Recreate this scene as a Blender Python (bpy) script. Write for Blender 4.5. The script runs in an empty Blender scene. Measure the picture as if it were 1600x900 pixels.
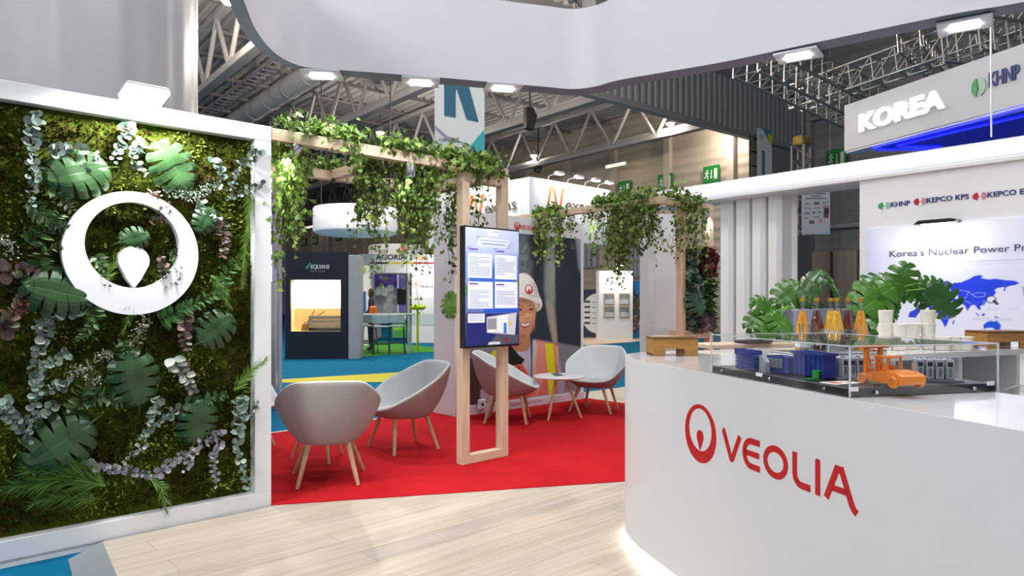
import bpy, math, random
import numpy as np
from mathutils import Vector, Matrix, Euler
R = random.Random(7)
PI = math.pi
COL = bpy.context.scene.collection
SC = bpy.context.scene
H0 = 1.35            # eye height
FL = 1080.0          # focal length in pixels of the 1600x900 frame
# ---------------------------------------------------------------- places
def at(x, y, Y): return Vector(((x - 800) / FL * Y, Y, H0 - (y - 471) / FL * Y))
def G(x, y, z=0.0):
    Y = (H0 - z) * FL / (y - 471)
    return Vector(((x - 800) / FL * Y, Y, z))
UA = math.atan2(.6764, .7365)
U = Vector((.7365, .6764, 0)); V = Vector((-.6764, .7365, 0)); A0 = Vector((-1.591, 4.57, 0))
def B(a, b, z=0.0): return A0 + U * a + V * b + Vector((0, 0, z))
def a_of(x, b):      # where the sight line of column x meets the plane b
    k = (x - 800) / FL; o = A0 + V * b
    return (k * o.y - o.x) / (U.x - k * U.y)
def b_of(x, a):
    k = (x - 800) / FL; o = A0 + U * a
    return (k * o.y - o.x) / (V.x - k * V.y)
def zb(y, a, b):
    return H0 - (y - 471) / FL * B(a, b).y
HW = Vector((-.632, .775, 0)); HP = Vector((.775, .632, 0)); HA = math.atan2(.632, .775)
def H(w, p, z=0.0): return HW * w + HP * p + Vector((0, 0, z))
def hw_of(x, p):
    k = (x - 800) / FL; o = HP * p
    return (k * o.y - o.x) / (HW.x - k * HW.y)
# ---------------------------------------------------------------- materials
def lin(c):
    if isinstance(c, str): c = tuple(int(c[i:i + 2], 16) for i in (0, 2, 4))
    return tuple((v / 255 / 12.92 if v / 255 <= .04045 else ((v / 255 + .055) / 1.055) ** 2.4) for v in c)
MATS = {}
def mat(name, c, rough=.5, metal=0.0, emit=0.0, var=.06, scale=6.0, bump=0.0, bscale=80.0, ecol=None, coat=0.0, spec=.5, trans=0.0, ior=1.45, stretch=None, c2=None, alpha=1.0):
    if name in MATS: return MATS[name]
    m = bpy.data.materials.new(name); m.use_nodes = True; nt = m.node_tree; N = nt.nodes; L = nt.links
    b = N['Principled BSDF']
    b.inputs['Roughness'].default_value = rough; b.inputs['Metallic'].default_value = metal
    b.inputs['Specular IOR Level'].default_value = spec; b.inputs['Coat Weight'].default_value = coat
    b.inputs['Transmission Weight'].default_value = trans; b.inputs['IOR'].default_value = ior
    b.inputs['Alpha'].default_value = alpha
    col = lin(c)
    tc = N.new('ShaderNodeTexCoord'); mp = N.new('ShaderNodeMapping'); L.new(tc.outputs['Object'], mp.inputs[0])
    if stretch: mp.inputs['Scale'].default_value = stretch
    nz = N.new('ShaderNodeTexNoise'); nz.inputs['Scale'].default_value = scale; nz.inputs['Detail'].default_value = 4
    L.new(mp.outputs[0], nz.inputs['Vector'])
    mx = N.new('ShaderNodeMix'); mx.data_type = 'RGBA'
    lo = lin(c2) if c2 else tuple(v * (1 - 2 * var) for v in col)
    hi = col if c2 else tuple(min(1, v * (1 + var)) for v in col)
    mx.inputs[6].default_value = (*lo, 1); mx.inputs[7].default_value = (*hi, 1)
    if c2:
        cr = N.new('ShaderNodeMapRange'); cr.inputs[1].default_value = .35; cr.inputs[2].default_value = .65
        L.new(nz.outputs[0], cr.inputs[0]); L.new(cr.outputs[0], mx.inputs[0])
    else: L.new(nz.outputs[0], mx.inputs[0])
    L.new(mx.outputs[2], b.inputs['Base Color'])
    if emit:
        b.inputs['Emission Color'].default_value = (*(lin(ecol) if ecol else col), 1); b.inputs['Emission Strength'].default_value = emit
    if bump:
        n2 = N.new('ShaderNodeTexNoise'); n2.inputs['Scale'].default_value = bscale; n2.inputs['Detail'].default_value = 3
        L.new(mp.outputs[0], n2.inputs['Vector'])
        bp = N.new('ShaderNodeBump'); bp.inputs['Strength'].default_value = bump; bp.inputs['Distance'].default_value = .01
        L.new(n2.outputs[0], bp.inputs['Height']); L.new(bp.outputs[0], b.inputs['Normal'])
    MATS[name] = m
    return m
def attr_mat(name, rough=.6, emit=0.0, spec=.4, coat=0.0, var=0.0, trans=0.0):
    if name in MATS: return MATS[name]
    m = bpy.data.materials.new(name); m.use_nodes = True; nt = m.node_tree; N = nt.nodes; L = nt.links
    b = N['Principled BSDF']; b.inputs['Roughness'].default_value = rough; b.inputs['Specular IOR Level'].default_value = spec; b.inputs['Coat Weight'].default_value = coat
    at_ = N.new('ShaderNodeAttribute'); at_.attribute_name = 'Col'
    src = at_.outputs[0]
    if var:
        nz = N.new('ShaderNodeTexNoise'); nz.inputs['Scale'].default_value = 60
        mr = N.new('ShaderNodeMapRange'); mr.inputs[3].default_value = 1 - var; mr.inputs[4].default_value = 1 + var; L.new(nz.outputs[0], mr.inputs[0])
        vm = N.new('ShaderNodeVectorMath'); vm.operation = 'SCALE'; L.new(src, vm.inputs[0]); L.new(mr.outputs[0], vm.inputs['Scale']); src = vm.outputs[0]
    L.new(src, b.inputs['Base Color'])
    if emit:
        L.new(src, b.inputs['Emission Color']); b.inputs['Emission Strength'].default_value = emit
    if trans:
        tl = N.new('ShaderNodeBsdfTranslucent'); L.new(src, tl.inputs[0]); ms = N.new('ShaderNodeMixShader'); ms.inputs[0].default_value = trans
        L.new(b.outputs[0], ms.inputs[1]); L.new(tl.outputs[0], ms.inputs[2]); L.new(ms.outputs[0], N['Material Output'].inputs[0])
    MATS[name] = m
    return m
def wood(name, c1, c2, axis='X', rough=.5, scale=1.0, planks=None, bump=.15):
    if name in MATS: return MATS[name]
    m = bpy.data.materials.new(name); m.use_nodes = True; nt = m.node_tree; N = nt.nodes; L = nt.links
    b = N['Principled BSDF']; b.inputs['Roughness'].default_value = rough
    tc = N.new('ShaderNodeTexCoord'); mp = N.new('ShaderNodeMapping'); L.new(tc.outputs['Object'], mp.inputs[0])
    s = [14 * scale] * 3; s['XYZ'.index(axis)] = .9 * scale; mp.inputs['Scale'].default_value = s
    vec = mp.outputs[0]
    nz = N.new('ShaderNodeTexNoise'); nz.inputs['Scale'].default_value = 2.2; nz.inputs['Detail'].default_value = 8; nz.inputs['Roughness'].default_value = .62; nz.inputs['Distortion'].default_value = .6
    L.new(vec, nz.inputs['Vector'])
    mx = N.new('ShaderNodeMix'); mx.data_type = 'RGBA'; mx.inputs[6].default_value = (*lin(c1), 1); mx.inputs[7].default_value = (*lin(c2), 1)
    mr = N.new('ShaderNodeMapRange'); mr.inputs[1].default_value = .3; mr.inputs[2].default_value = .7; L.new(nz.outputs[0], mr.inputs[0]); L.new(mr.outputs[0], mx.inputs[0])
    out = mx.outputs[2]
    if planks:
        bk = N.new('ShaderNodeTexBrick'); bk.inputs['Scale'].default_value = 1; bk.inputs['Brick Width'].default_value = planks[0]; bk.inputs['Row Height'].default_value = planks[1]
        bk.inputs['Mortar Size'].default_value = .002; bk.inputs['Color1'].default_value = (.86, .86, .86, 1); bk.inputs['Color2'].default_value = (1.06, 1.04, 1.0, 1); bk.inputs['Mortar'].default_value = (.6, .56, .5, 1)
        L.new(tc.outputs['Object'], bk.inputs['Vector'])
        mm = N.new('ShaderNodeMix'); mm.data_type = 'RGBA'; mm.blend_type = 'MULTIPLY'; mm.inputs[0].default_value = 1
        L.new(out, mm.inputs[6]); L.new(bk.outputs[0], mm.inputs[7]); out = mm.outputs[2]
    L.new(out, b.inputs['Base Color'])
    bp = N.new('ShaderNodeBump'); bp.inputs['Strength'].default_value = bump; bp.inputs['Distance'].default_value = .003; L.new(nz.outputs[0], bp.inputs['Height']); L.new(bp.outputs[0], b.inputs['Normal'])
    MATS[name] = m
    return m
def glassy(name, c=(1, 1, 1), rough=.02, boost=.025):
    """clear plastic / glass in thin sheets: mostly see-through, glossy at an angle"""
    if name in MATS: return MATS[name]
    m = bpy.data.materials.new(name); m.use_nodes = True; nt = m.node_tree; N = nt.nodes; L = nt.links
    N.remove(N['Principled BSDF'])
    t = N.new('ShaderNodeBsdfTransparent'); t.inputs[0].default_value = (*c, 1)
    g = N.new('ShaderNodeBsdfGlossy'); g.inputs['Roughness'].default_value = rough
    fr = N.new('ShaderNodeLayerWeight'); fr.inputs[0].default_value = .5
    pw = N.new('ShaderNodeMath'); pw.operation = 'POWER'; pw.inputs[1].default_value = 5; L.new(fr.outputs['Facing'], pw.inputs[0])
    p2 = N.new('ShaderNodeMath'); p2.operation = 'MULTIPLY_ADD'; p2.inputs[1].default_value = .7; p2.inputs[2].default_value = boost; L.new(pw.outputs[0], p2.inputs[0])
    nz = N.new('ShaderNodeTexNoise'); nz.inputs['Scale'].default_value = 3
    ml = N.new('ShaderNodeMath'); ml.operation = 'MULTIPLY_ADD'; ml.inputs[1].default_value = .02; L.new(nz.outputs[0], ml.inputs[0]); L.new(p2.outputs[0], ml.inputs[2])
    ms = N.new('ShaderNodeMixShader'); L.new(ml.outputs[0], ms.inputs[0]); L.new(t.outputs[0], ms.inputs[1]); L.new(g.outputs[0], ms.inputs[2])
    L.new(ms.outputs[0], N['Material Output'].inputs[0])
    MATS[name] = m
    return m
# ---------------------------------------------------------------- mesh builder
class MB:
    def __init__(s): s.v = []; s.f = []; s.c = []; s.M = None; s.col = None
    def add(s, vs, fs, col=None):
        n = len(s.v)
        for v in vs:
            v = Vector(v)
            if s.M is not None: v = s.M @ v
            s.v.append(tuple(v)); s.c.append(col or s.col or (1, 1, 1))
        s.f += [tuple(n + i for i in f) for f in fs]
        return s
    def box(s, x0, x1, y0, y1, z0, z1):
        return s.add([(x0, y0, z0), (x1, y0, z0), (x1, y1, z0), (x0, y1, z0), (x0, y0, z1), (x1, y0, z1), (x1, y1, z1), (x0, y1, z1)],
                     [(0, 3, 2, 1), (4, 5, 6, 7), (0, 1, 5, 4), (1, 2, 6, 5), (2, 3, 7, 6), (3, 0, 4, 7)])
    def rbox(s, x0, x1, y0, y1, z0, z1, r=.01):
        """box with bevelled edges"""
        r = min(r, (x1 - x0) * .45, (y1 - y0) * .45, (z1 - z0) * .45)
        X = [(x0, x0 + r), (x1, x1 - r)]; Y = [(y0, y0 + r), (y1, y1 - r)]; Z = [(z0, z0 + r), (z1, z1 - r)]
        vs = []; idx = {}
        for i in (0, 1):
            for j in (0, 1):
                for k in (0, 1):
                    for ax in range(3):
                        p = [X[i][1], Y[j][1], Z[k][1]]; p[ax] = (X[i][0], Y[j][0], Z[k][0])[ax]
                        idx[(i, j, k, ax)] = len(vs); vs.append(tuple(p))
        fs = []
        g = lambda *t: idx[t]
        for q in (0, 1):
            fs.append(tuple(g(q, j, k, 0) for j, k in ((0, 0), (1, 0), (1, 1), (0, 1)))[::(1 if q else -1)])
            fs.append(tuple(g(i, q, k, 1) for i, k in ((0, 0), (0, 1), (1, 1), (1, 0)))[::(1 if q else -1)])
            fs.append(tuple(g(i, j, q, 2) for i, j in ((0, 0), (1, 0), (1, 1), (0, 1)))[::(1 if q else -1)])
        for a in (0, 1):
            for b in (0, 1):
                fs.append((g(a, b, 0, 0), g(a, b, 1, 0), g(a, b, 1, 1), g(a, b, 0, 1)))
                fs.append((g(a, 0, b, 0), g(a, 1, b, 0), g(a, 1, b, 2), g(a, 0, b, 2)))
                fs.append((g(0, a, b, 1), g(1, a, b, 1), g(1, a, b, 2), g(0, a, b, 2)))
        for i in (0, 1):
            for j in (0, 1):
                for k in (0, 1): fs.append((g(i, j, k, 0), g(i, j, k, 1), g(i, j, k, 2)))
        return s.add(vs, fs)
    def prism(s, poly, z0, z1, axis='z'):
        n = len(poly)
        f = {'z': lambda p, h: (p[0], p[1], h), 'y': lambda p, h: (p[0], h, p[1]), 'x': lambda p, h: (h, p[0], p[1])}[axis]
        vs = [f(p, z0) for p in poly] + [f(p, z1) for p in poly]
        fs = [tuple(range(n))[::-1], tuple(range(n, 2 * n))] + [(i, (i + 1) % n, n + (i + 1) % n, n + i) for i in range(n)]
        return s.add(vs, fs)
    def tube(s, pts, r, n=8, cap=True):
        pts = [Vector(p) for p in pts]; rr = r if isinstance(r, (list, tuple)) else [r] * len(pts)
        vs = []; fs = []; up = None
        for i, p in enumerate(pts):
            d = (pts[min(i + 1, len(pts) - 1)] - pts[max(i - 1, 0)])
            d = d.normalized() if d.length > 1e-9 else Vector((0, 0, 1))
            if up is None: up = Vector((1, 0, 0)) if abs(d.x) < .8 else Vector((0, 1, 0))
            a = (up - d * up.dot(d)).normalized(); b = d.cross(a); up = a
            for k in range(n):
                t = 2 * PI * k / n + (PI / n)
                vs.append(tuple(p + (a * math.cos(t) + b * math.sin(t)) * rr[i]))
        for i in range(len(pts) - 1):
            for k in range(n):
                fs.append((i * n + k, i * n + (k + 1) % n, (i + 1) * n + (k + 1) % n, (i + 1) * n + k))
        if cap: fs += [tuple(range(n))[::-1], tuple((len(pts) - 1) * n + k for k in range(n))]
        return s.add(vs, fs)
    def lathe(s, prof, c=(0, 0, 0), n=20, axis='z'):
        vs = []; fs = []
        for r, h in prof:
            for k in range(n):
                t = 2 * PI * k / n; p = (r * math.cos(t), r * math.sin(t), h)
                if axis == 'y': p = (p[0], p[2], p[1])
                if axis == 'x': p = (p[2], p[0], p[1])
                vs.append((p[0] + c[0], p[1] + c[1], p[2] + c[2]))
        m = len(prof)
        for i in range(m - 1):
            for k in range(n): fs.append((i * n + k, i * n + (k + 1) % n, (i + 1) * n + (k + 1) % n, (i + 1) * n + k))
        fs += [tuple(range(n))[::-1], tuple((m - 1) * n + k for k in range(n))]
        return s.add(vs, fs)
    def stroke(s, pts, w, y0, y1, closed=False):
        """flat stroke of width w along pts (x,z), thickness from y0 to y1"""
        P = [Vector((p[0], p[1])) for p in pts]; n = len(P); l = []; r = []
        for i in range(n):
            if closed: d0 = P[i] - P[i - 1]; d1 = P[(i + 1) % n] - P[i]
            else: d0 = P[i] - P[max(i - 1, 0)]; d1 = P[min(i + 1, n - 1)] - P[i]
            if d0.length < 1e-9: d0 = d1
            if d1.length < 1e-9: d1 = d0
            d0 = d0.normalized(); d1 = d1.normalized(); t = (d0 + d1).normalized(); nn = Vector((-t.y, t.x))
            k = 1 / max(.5, nn.dot(Vector((-d0.y, d0.x))))
            l.append(P[i] + nn * w / 2 * k); r.append(P[i] - nn * w / 2 * k)
        vs = [(p.x, y, p.y) for y in (y0, y1) for q in (l, r) for p in q]
        fs = []
        for i in range(n if closed else n - 1):
            j = (i + 1) % n
            fs += [(i, j, n + j, n + i), (2 * n + i, 3 * n + i, 3 * n + j, 2 * n + j), (i, 2 * n + i, 2 * n + j, j), (n + i, n + j, 3 * n + j, 3 * n + i)]
        if not closed: fs += [(0, n, 3 * n, 2 * n), (n - 1, 3 * n - 1, 4 * n - 1, 2 * n - 1)]
        return s.add(vs, fs)
    def build(s, name, material, parent=None, smooth=False, loc=None, rot=None, fix=True):
        me = bpy.data.meshes.new(name); me.from_pydata(s.v, [], s.f)
        if s.col is not None or any(c != (1, 1, 1) for c in s.c[:1]):
            at_ = me.color_attributes.new('Col', 'FLOAT_COLOR', 'POINT')
            at_.data.foreach_set('color', [x for c in s.c for x in (c[0], c[1], c[2], 1)])
        me.validate()
        if fix:
            import bmesh
            bm = bmesh.new(); bm.from_mesh(me); bmesh.ops.recalc_face_normals(bm, faces=bm.faces); bm.to_mesh(me); bm.free()
        if smooth:
            me.polygons.foreach_set('use_smooth', [True] * len(me.polygons))
            if smooth != 'all': me.set_sharp_from_angle(angle=math.radians(38))
        for m in (material if isinstance(material, list) else [material]): me.materials.append(m)
        o = bpy.data.objects.new(name, me); COL.objects.link(o)
        if parent: o.parent = parent
        if loc is not None: o.location = loc
        if rot is not None: o.rotation_euler = rot if hasattr(rot, '__len__') else (0, 0, rot)
        return o
def tag(o, label=None, cat=None, group=None, kind=None):
    if label: o['label'] = label
    if cat: o['category'] = cat
    if group: o['group'] = group
    if kind: o['kind'] = kind
    return o
def thing(name, label, cat, loc=(0, 0, 0), rz=0, group=None):
    o = bpy.data.objects.new(name, None); COL.objects.link(o); o.location = loc; o.rotation_euler = (0, 0, rz)
    o.empty_display_size = .1
    return tag(o, label, cat, group)
def copy_tree(o, parent=None):
    c = o.copy(); COL.objects.link(c); c.parent = parent
    for ch in list(KIDS(o)): copy_tree(ch, c)
    return c
def KIDS(o): return [x for x in bpy.data.objects if x.parent == o]
def dup(o, loc, rz=0, label=None, group=None):
    c = copy_tree(o); c.location = loc; c.rotation_euler = (0, 0, rz)
    if label: c['label'] = label
    if group: c['group'] = group
    return c
def struct(o): o['kind'] = 'structure'; return o
def lettering(name, s, x0, z0, h, material, parent=None, width=None, depth=.004, y=0.0, bold=0.0, shear=0.0, align='l'):
    """text standing in the local XZ plane facing -Y, cap height h, lower left at (x0, z0)"""
    cu = bpy.data.curves.new('t', 'FONT'); cu.body = s; cu.size = 1; cu.extrude = .01; cu.offset = bold; cu.shear = shear; cu.resolution_u = 3
    o = bpy.data.objects.new('t', cu); COL.objects.link(o)
    bpy.context.view_layer.update()
    me = bpy.data.meshes.new_from_object(o.evaluated_get(bpy.context.evaluated_depsgraph_get()))
    bpy.data.objects.remove(o); bpy.data.curves.remove(cu)
    co = np.empty(len(me.vertices) * 3); me.vertices.foreach_get('co', co); co = co.reshape(-1, 3)
    cap = .729
    k = h / cap; mn = co[:, 0].min(); mxx = co[:, 0].max(); kx = (width / (mxx - mn)) if width else k
    w = (mxx - mn) * kx
    off = {'l': 0, 'c': -w / 2, 'r': -w}[align]
    out = np.stack([x0 + off + (co[:, 0] - mn) * kx, y - (co[:, 2] / .01) * depth / 2, z0 + co[:, 1] * k], 1)
    me.vertices.foreach_set('co', out.ravel().astype('f')); me.update(); me.name = name
    me.materials.clear(); me.materials.append(material)
    ob = bpy.data.objects.new(name, me); COL.objects.link(ob)
    if parent: ob.parent = parent
    return ob
# ---------------------------------------------------------------- painted prints: a fine grid coloured per point
class Print:
    def __init__(s, w, h, nx, ny, base):
        s.w, s.h, s.nx, s.ny = w, h, nx, ny
        xs, zs = np.meshgrid(np.linspace(0, w, nx), np.linspace(0, h, ny)); s.x = xs; s.z = zs
        s.c = np.ones((ny, nx, 3)) * np.array(lin(base)); s.px = w / nx
    def mixin(s, a, col):
        a = np.clip(a, 0, 1)[..., None]; s.c = s.c * (1 - a) + np.array(lin(col)) * a
    def grad(s, c0, c1, z0=0, z1=None):
        t = np.clip((s.z - z0) / ((z1 or s.h) - z0), 0, 1)[..., None]; s.c = np.array(lin(c0)) * (1 - t) + np.array(lin(c1)) * t
    def rect(s, x0, x1, z0, z1, col, soft=None, alpha=1.0):
        f = soft or s.px
        d = np.minimum(np.minimum(s.x - x0, x1 - s.x), np.minimum(s.z - z0, z1 - s.z)); s.mixin((d / f + .5) * 1.0 if alpha == 1 else np.clip(d / f + .5, 0, 1) * alpha, col)
    def ell(s, cx, cz, rx, rz, col, soft=None, rot=0, alpha=1.0):
        f = soft or s.px; X = s.x - cx; Z = s.z - cz; c, n = math.cos(rot), math.sin(rot)
        Xr = X * c + Z * n; Zr = -X * n + Z * c
        d = (1 - np.sqrt((Xr / rx) ** 2 + (Zr / rz) ** 2)) * min(rx, rz); s.mixin(np.clip(d / f + .5, 0, 1) * alpha, col)
    def poly(s, pts, col, soft=None, alpha=1.0):
        f = soft or s.px; x, z = s.x, s.z; n = len(pts)
        dmin = np.full(x.shape, 1e9); ins = np.zeros(x.shape, bool)
        for i in range(n):
            ax, az = pts[i - 1]; bx, bz = pts[i]; ex, ez = bx - ax, bz - az; L2 = ex * ex + ez * ez + 1e-12
            t = np.clip(((x - ax) * ex + (z - az) * ez) / L2, 0, 1)
            dmin = np.minimum(dmin, np.hypot(x - ax - ex * t, z - az - ez * t))
            if az != bz: ins ^= ((az > z) != (bz > z)) & (x < (bx - ax) * (z - az) / (bz - az) + ax)
        s.mixin(np.clip(np.where(ins, dmin, -dmin) / f + .5, 0, 1) * alpha, col)
    def line(s, pts, wd, col, soft=None, alpha=1.0):
        f = soft or s.px
        for i in range(1, len(pts)):
            ax, az = pts[i - 1]; bx, bz = pts[i]; ex, ez = bx - ax, bz - az; L2 = ex * ex + ez * ez + 1e-12
            t = np.clip(((s.x - ax) * ex + (s.z - az) * ez) / L2, 0, 1)
            s.mixin(np.clip((wd / 2 - np.hypot(s.x - ax - ex * t, s.z - az - ez * t)) / f + .5, 0, 1) * alpha, col)
    def build(s, name, material, parent=None, x=0, z=0, y=0, thick=.004):
        n = s.nx * s.ny
        co = np.stack([s.x.ravel() + x, np.full(n, y), s.z.ravel() + z], 1)
        i = np.arange(s.nx - 1)[None, :] + (np.arange(s.ny - 1) * s.nx)[:, None]; i = i.ravel()
        fs = np.stack([i, i + 1, i + 1 + s.nx, i + s.nx], 1).tolist()
        vs = co.tolist()
        cs = s.c.reshape(-1, 3)
        k = len(vs); c4 = [0, s.nx - 1, n - 1, n - s.nx]
        vs += [[vs[q][0], y + thick, vs[q][2]] for q in c4]
        fs += [[k + 3, k + 2, k + 1, k]] + [[c4[(q + 1) % 4], c4[q], k + q, k + (q + 1) % 4] for q in range(4)]
        me = bpy.data.meshes.new(name); me.from_pydata(vs, [], fs)
        at_ = me.color_attributes.new('Col', 'FLOAT_COLOR', 'POINT')
        full = np.ones((len(vs), 4)); full[:n, :3] = cs; full[n:, :3] = cs[c4]
        at_.data.foreach_set('color', full.ravel()); me.materials.append(material)
        o = bpy.data.objects.new(name, me); COL.objects.link(o)
        if parent: o.parent = parent
        return o
# ---------------------------------------------------------------- shared materials
M_white = mat('white_laminate', 'e4e5e8', .35, var=.01)
M_whitem = mat('white_paint', 'dcdde2', .6, var=.015)
M_fascia = mat('stretched_white_fabric', 'dcdbe2', .75, var=.02)
M_oak = wood('pale_oak_x', 'c3a98c', 'decab0', 'X')
M_oaky = wood('pale_oak_y', 'c3a98c', 'decab0', 'Y')
M_oakz = wood('pale_oak_z', 'c3a98c', 'decab0', 'Z')
M_leg = wood('oiled_oak_leg', 'b0906a', 'cbb08c', 'Z', scale=2)
M_box = wood('honey_wood', '8a5c26', 'b98a45', 'X', scale=2, rough=.4)
M_red = mat('signal_red', 'c4161c', .45, var=.02)
M_black = mat('black_plastic', '14161a', .4)
M_chrome = mat('brushed_aluminium', 'c8cacd', .25, metal=1, var=.03)
M_steel = mat('grey_steel', '9a9a9e', .45, metal=.6, var=.05)
M_gsteel = mat('grey_painted_steel', '928f91', .55, var=.05)
M_acryl = glassy('clear_acrylic')
M_glass = glassy('clear_glass', (.97, .98, .98))
M_lamp = mat('lit_lamp', 'ffffff', .5, emit=14, var=0)
M_lamp2 = mat('lit_hall_lamp', 'fff4e0', .5, emit=40, var=0)
M_leaf = attr_mat('plant_leaf', .45, spec=.45, var=.12, trans=.25)
M_bark = mat('brown_stem', '5a4a2e', .8)
M_print = attr_mat('satin_print', .5, spec=.3)
M_navy = mat('navy_letter', '1d2a6b', .4, var=.02)
M_dark = mat('dark_letter', '2a2c33', .5, var=.02)
# ================================================================ floors
hall = MB().prism([(-40, -12), (70, -12), (70, 110), (-70, 110), (-70, 10)], -.24, -.04).build('floor', mat('blue_carpet', '08648a', .95, var=.1, scale=3, bump=.25, bscale=300, spec=.1))
struct(hall)
M_plank = wood('laminate_planks', 'a69a8b', 'c4bab0', 'X', rough=.4, scale=.5, planks=(1.6, .19), bump=.05)
# wooden platform in booth coordinates
def bl(p):           # world point to booth (a, b)
    d = Vector((p[0], p[1], 0)) - A0
    return (d.dot(U), d.dot(V))
edge0 = bl(G(160, 846)); edge1 = bl(G(185, 905))
dirx = (edge1[0] - edge0[0], edge1[1] - edge0[1]); k = 4.2 / math.hypot(*dirx)
far_l = (edge0[0] + dirx[0] * k, edge0[1] + dirx[1] * k)
pw = [(0.0, -.02), (edge0[0], -.02), far_l, (3.0, -6.5), (9.0, -6.5), (9.0, 2.4), (5.35, 2.4), (0.0, 2.4)]
plat = MB().prism(pw, -.038, 0.0).build('wooden_platform', M_plank, loc=A0, rot=UA)
tag(plat, 'pale plank floor platform in front of the red carpet', 'platform')
# grey metal ramp along the left edge of the platform
rt = thing('access_ramp', 'grey metal ramp strip between the blue carpet and the plank floor', 'ramp', A0, UA)
n_ = Vector((dirx[1], -dirx[0])).normalized()
if n_.x > 0: n_ = -n_
w_ = .17
o0, o1 = Vector(edge0), Vector(far_l)
q0, q1 = o0 + n_ * w_ + Vector((dirx[0], dirx[1])).normalized() * .10, o1 + n_ * w_
MB().add([(o0.x, o0.y, .001), (o1.x, o1.y, .001), (q1.x, q1.y, -.034), (q0.x, q0.y, -.034), (o0.x, o0.y, -.038), (o1.x, o1.y, -.038), (q1.x, q1.y, -.0385), (q0.x, q0.y, -.0385)],
         [(0, 1, 2, 3), (4, 7, 6, 5), (0, 3, 7, 4), (1, 5, 6, 2), (3, 2, 6, 7), (0, 4, 5, 1)]).build('ramp_plate', mat('ramp_metal', '8f979d', .45, metal=.3), rt)
# red carpet
c0, c1 = bl(G(424, 790)), bl(G(984, 752))
sl = (c1[1] - c0[1]) / (c1[0] - c0[0])
rc = [(0.0, 0.0 if c0[1] > 0 else c0[1]), (5.36, c0[1] + sl * 5.36), (5.36, 2.42), (-.35, 2.42), (-.35, .14), (0.0, .14)]
red = MB().prism(rc, 0.0005, .006).build('red_carpet', mat('red_carpet_pile', 'b81f26', .95, var=.12, scale=2.5, bump=.3, bscale=350, spec=.05), loc=A0, rot=UA)
tag(red, 'bright red carpet under the lounge chairs', 'carpet')
et = MB().box(-.4, 5.42, 2.42, 2.455, -.038, .008).box(5.36, 5.395, -1.2, 2.42, -.038, .008).build('carpet_edging', M_white, loc=A0, rot=UA)
tag(et, 'thin white edging strip along the far side of the red carpet', 'edging')
# yellow walkway strip and green carpet on the hall floor
ys = MB().prism([tuple(G(x, y, -.04)[:2]) for x, y in ((440, 598), (440, 593), (640, 581), (985, 555), (1010, 553), (1010, 562), (985, 564), (800, 580), (610, 597))], -.04, -.036).build('yellow_walkway_strip', mat('yellow_vinyl', 'b9b010', .6, bump=.1))
tag(ys, 'yellow strip crossing the blue hall carpet behind the chairs', 'floor strip')
gs = MB().prism([tuple(G(x, y, -.04)[:2]) for x, y in ((540, 559), (640, 552), (700, 548.5), (700, 545), (640, 539), (600, 535), (540, 533))], -.04, -.035).build('green_carpet', mat('green_carpet_pile', '4c8f40', .95, bump=.2, bscale=300, spec=.05))
tag(gs, 'green carpet patch under the far bar table', 'carpet')
# ================================================================ hall shell
M_deck = mat('grey_roof_deck', 'aea9a9', .6, var=.08, scale=.4)
M_deckdark = mat('grey_roof_beam', '7c7879', .6)
d = MB()
p0 = -22; pitch = .42
while p0 < 31:
    d.add([(16, p0, 10.9), (96, p0, 10.9), (96, p0 + pitch * .35, 10.9), (16, p0 + pitch * .35, 10.9), (96, p0 + pitch * .5, 11.0), (16, p0 + pitch * .5, 11.0), (96, p0 + pitch * .85, 11.0), (16, p0 + pitch * .85, 11.0), (96, p0 + pitch, 10.9), (16, p0 + pitch, 10.9)],
          [(0, 1, 2, 3), (3, 2, 4, 5), (5, 4, 6, 7), (7, 6, 8, 9)]); p0 += pitch
HM = Matrix(((HW.x, HP.x, 0, 0), (HW.y, HP.y, 0, 0), (0, 0, 1, 0), (0, 0, 0, 1)))
def hb(mb): mb.M = HM; return mb
def hbuild(mb, name, m, parent=None, smooth=False):
    mb2 = MB(); mb2.M = HM; mb2.c = []
    mb2.add(mb.v, mb.f)
    return mb2.build(name, m, parent, smooth)
struct(hbuild(d, 'ceiling', M_deck))
struct(hbuild(MB().box(-30, 15.9, -34, 34, 13.2, 13.4), 'ceiling', mat('dark_roof', '4c4a4c', .8)))
tn = 0
for w in np.arange(17.5, 60, 2.6):
    tn += 1
    struct(hbuild(MB().box(w - .03, w + .03, -22, 27, 10.77, 10.88).box(w - .06, w + .06, -22, 27, 10.75, 10.77), 'trim_%d' % tn, M_deckdark))
# end wall and side walls
def ribs(name, c, vert=False, pitch=.3, c2=None, rough=.55):
    if name in MATS: return MATS[name]
    m = mat(name, c, rough, var=.06, scale=1.0); nt = m.node_tree; N = nt.nodes; L = nt.links; b = N['Principled BSDF']
    tc = N['Texture Coordinate']; wv = N.new('ShaderNodeTexWave'); wv.wave_type = 'BANDS'; wv.bands_direction = 'X' if vert else 'Z'; wv.inputs['Scale'].default_value = .314 / pitch * 1.0
    L.new(tc.outputs['Object'], wv.inputs['Vector'])
    bp = N.new('ShaderNodeBump'); bp.inputs['Strength'].default_value = .7; bp.inputs['Distance'].default_value = .05; L.new(wv.outputs[0], bp.inputs['Height']); L.new(bp.outputs[0], b.inputs['Normal'])
    return m
M_wallw = ribs('beige_ribbed_cladding', 'b0a598', pitch=.45)
M_walld = ribs('dark_ribbed_cladding', '86868c', pitch=.5)
def hwall(name, w0, w1, p, z0, z1, m, th=.2):
    return hbuild(MB().box(w0, w1, p, p + th, z0, z1), name, m)
struct(hwall('wall_back', 16.3, 96, 27, -.04, 10.9, M_wallw))
struct(hwall('wall_right', -25, 16.1, 31, -.04, 13.2, M_walld))
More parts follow.
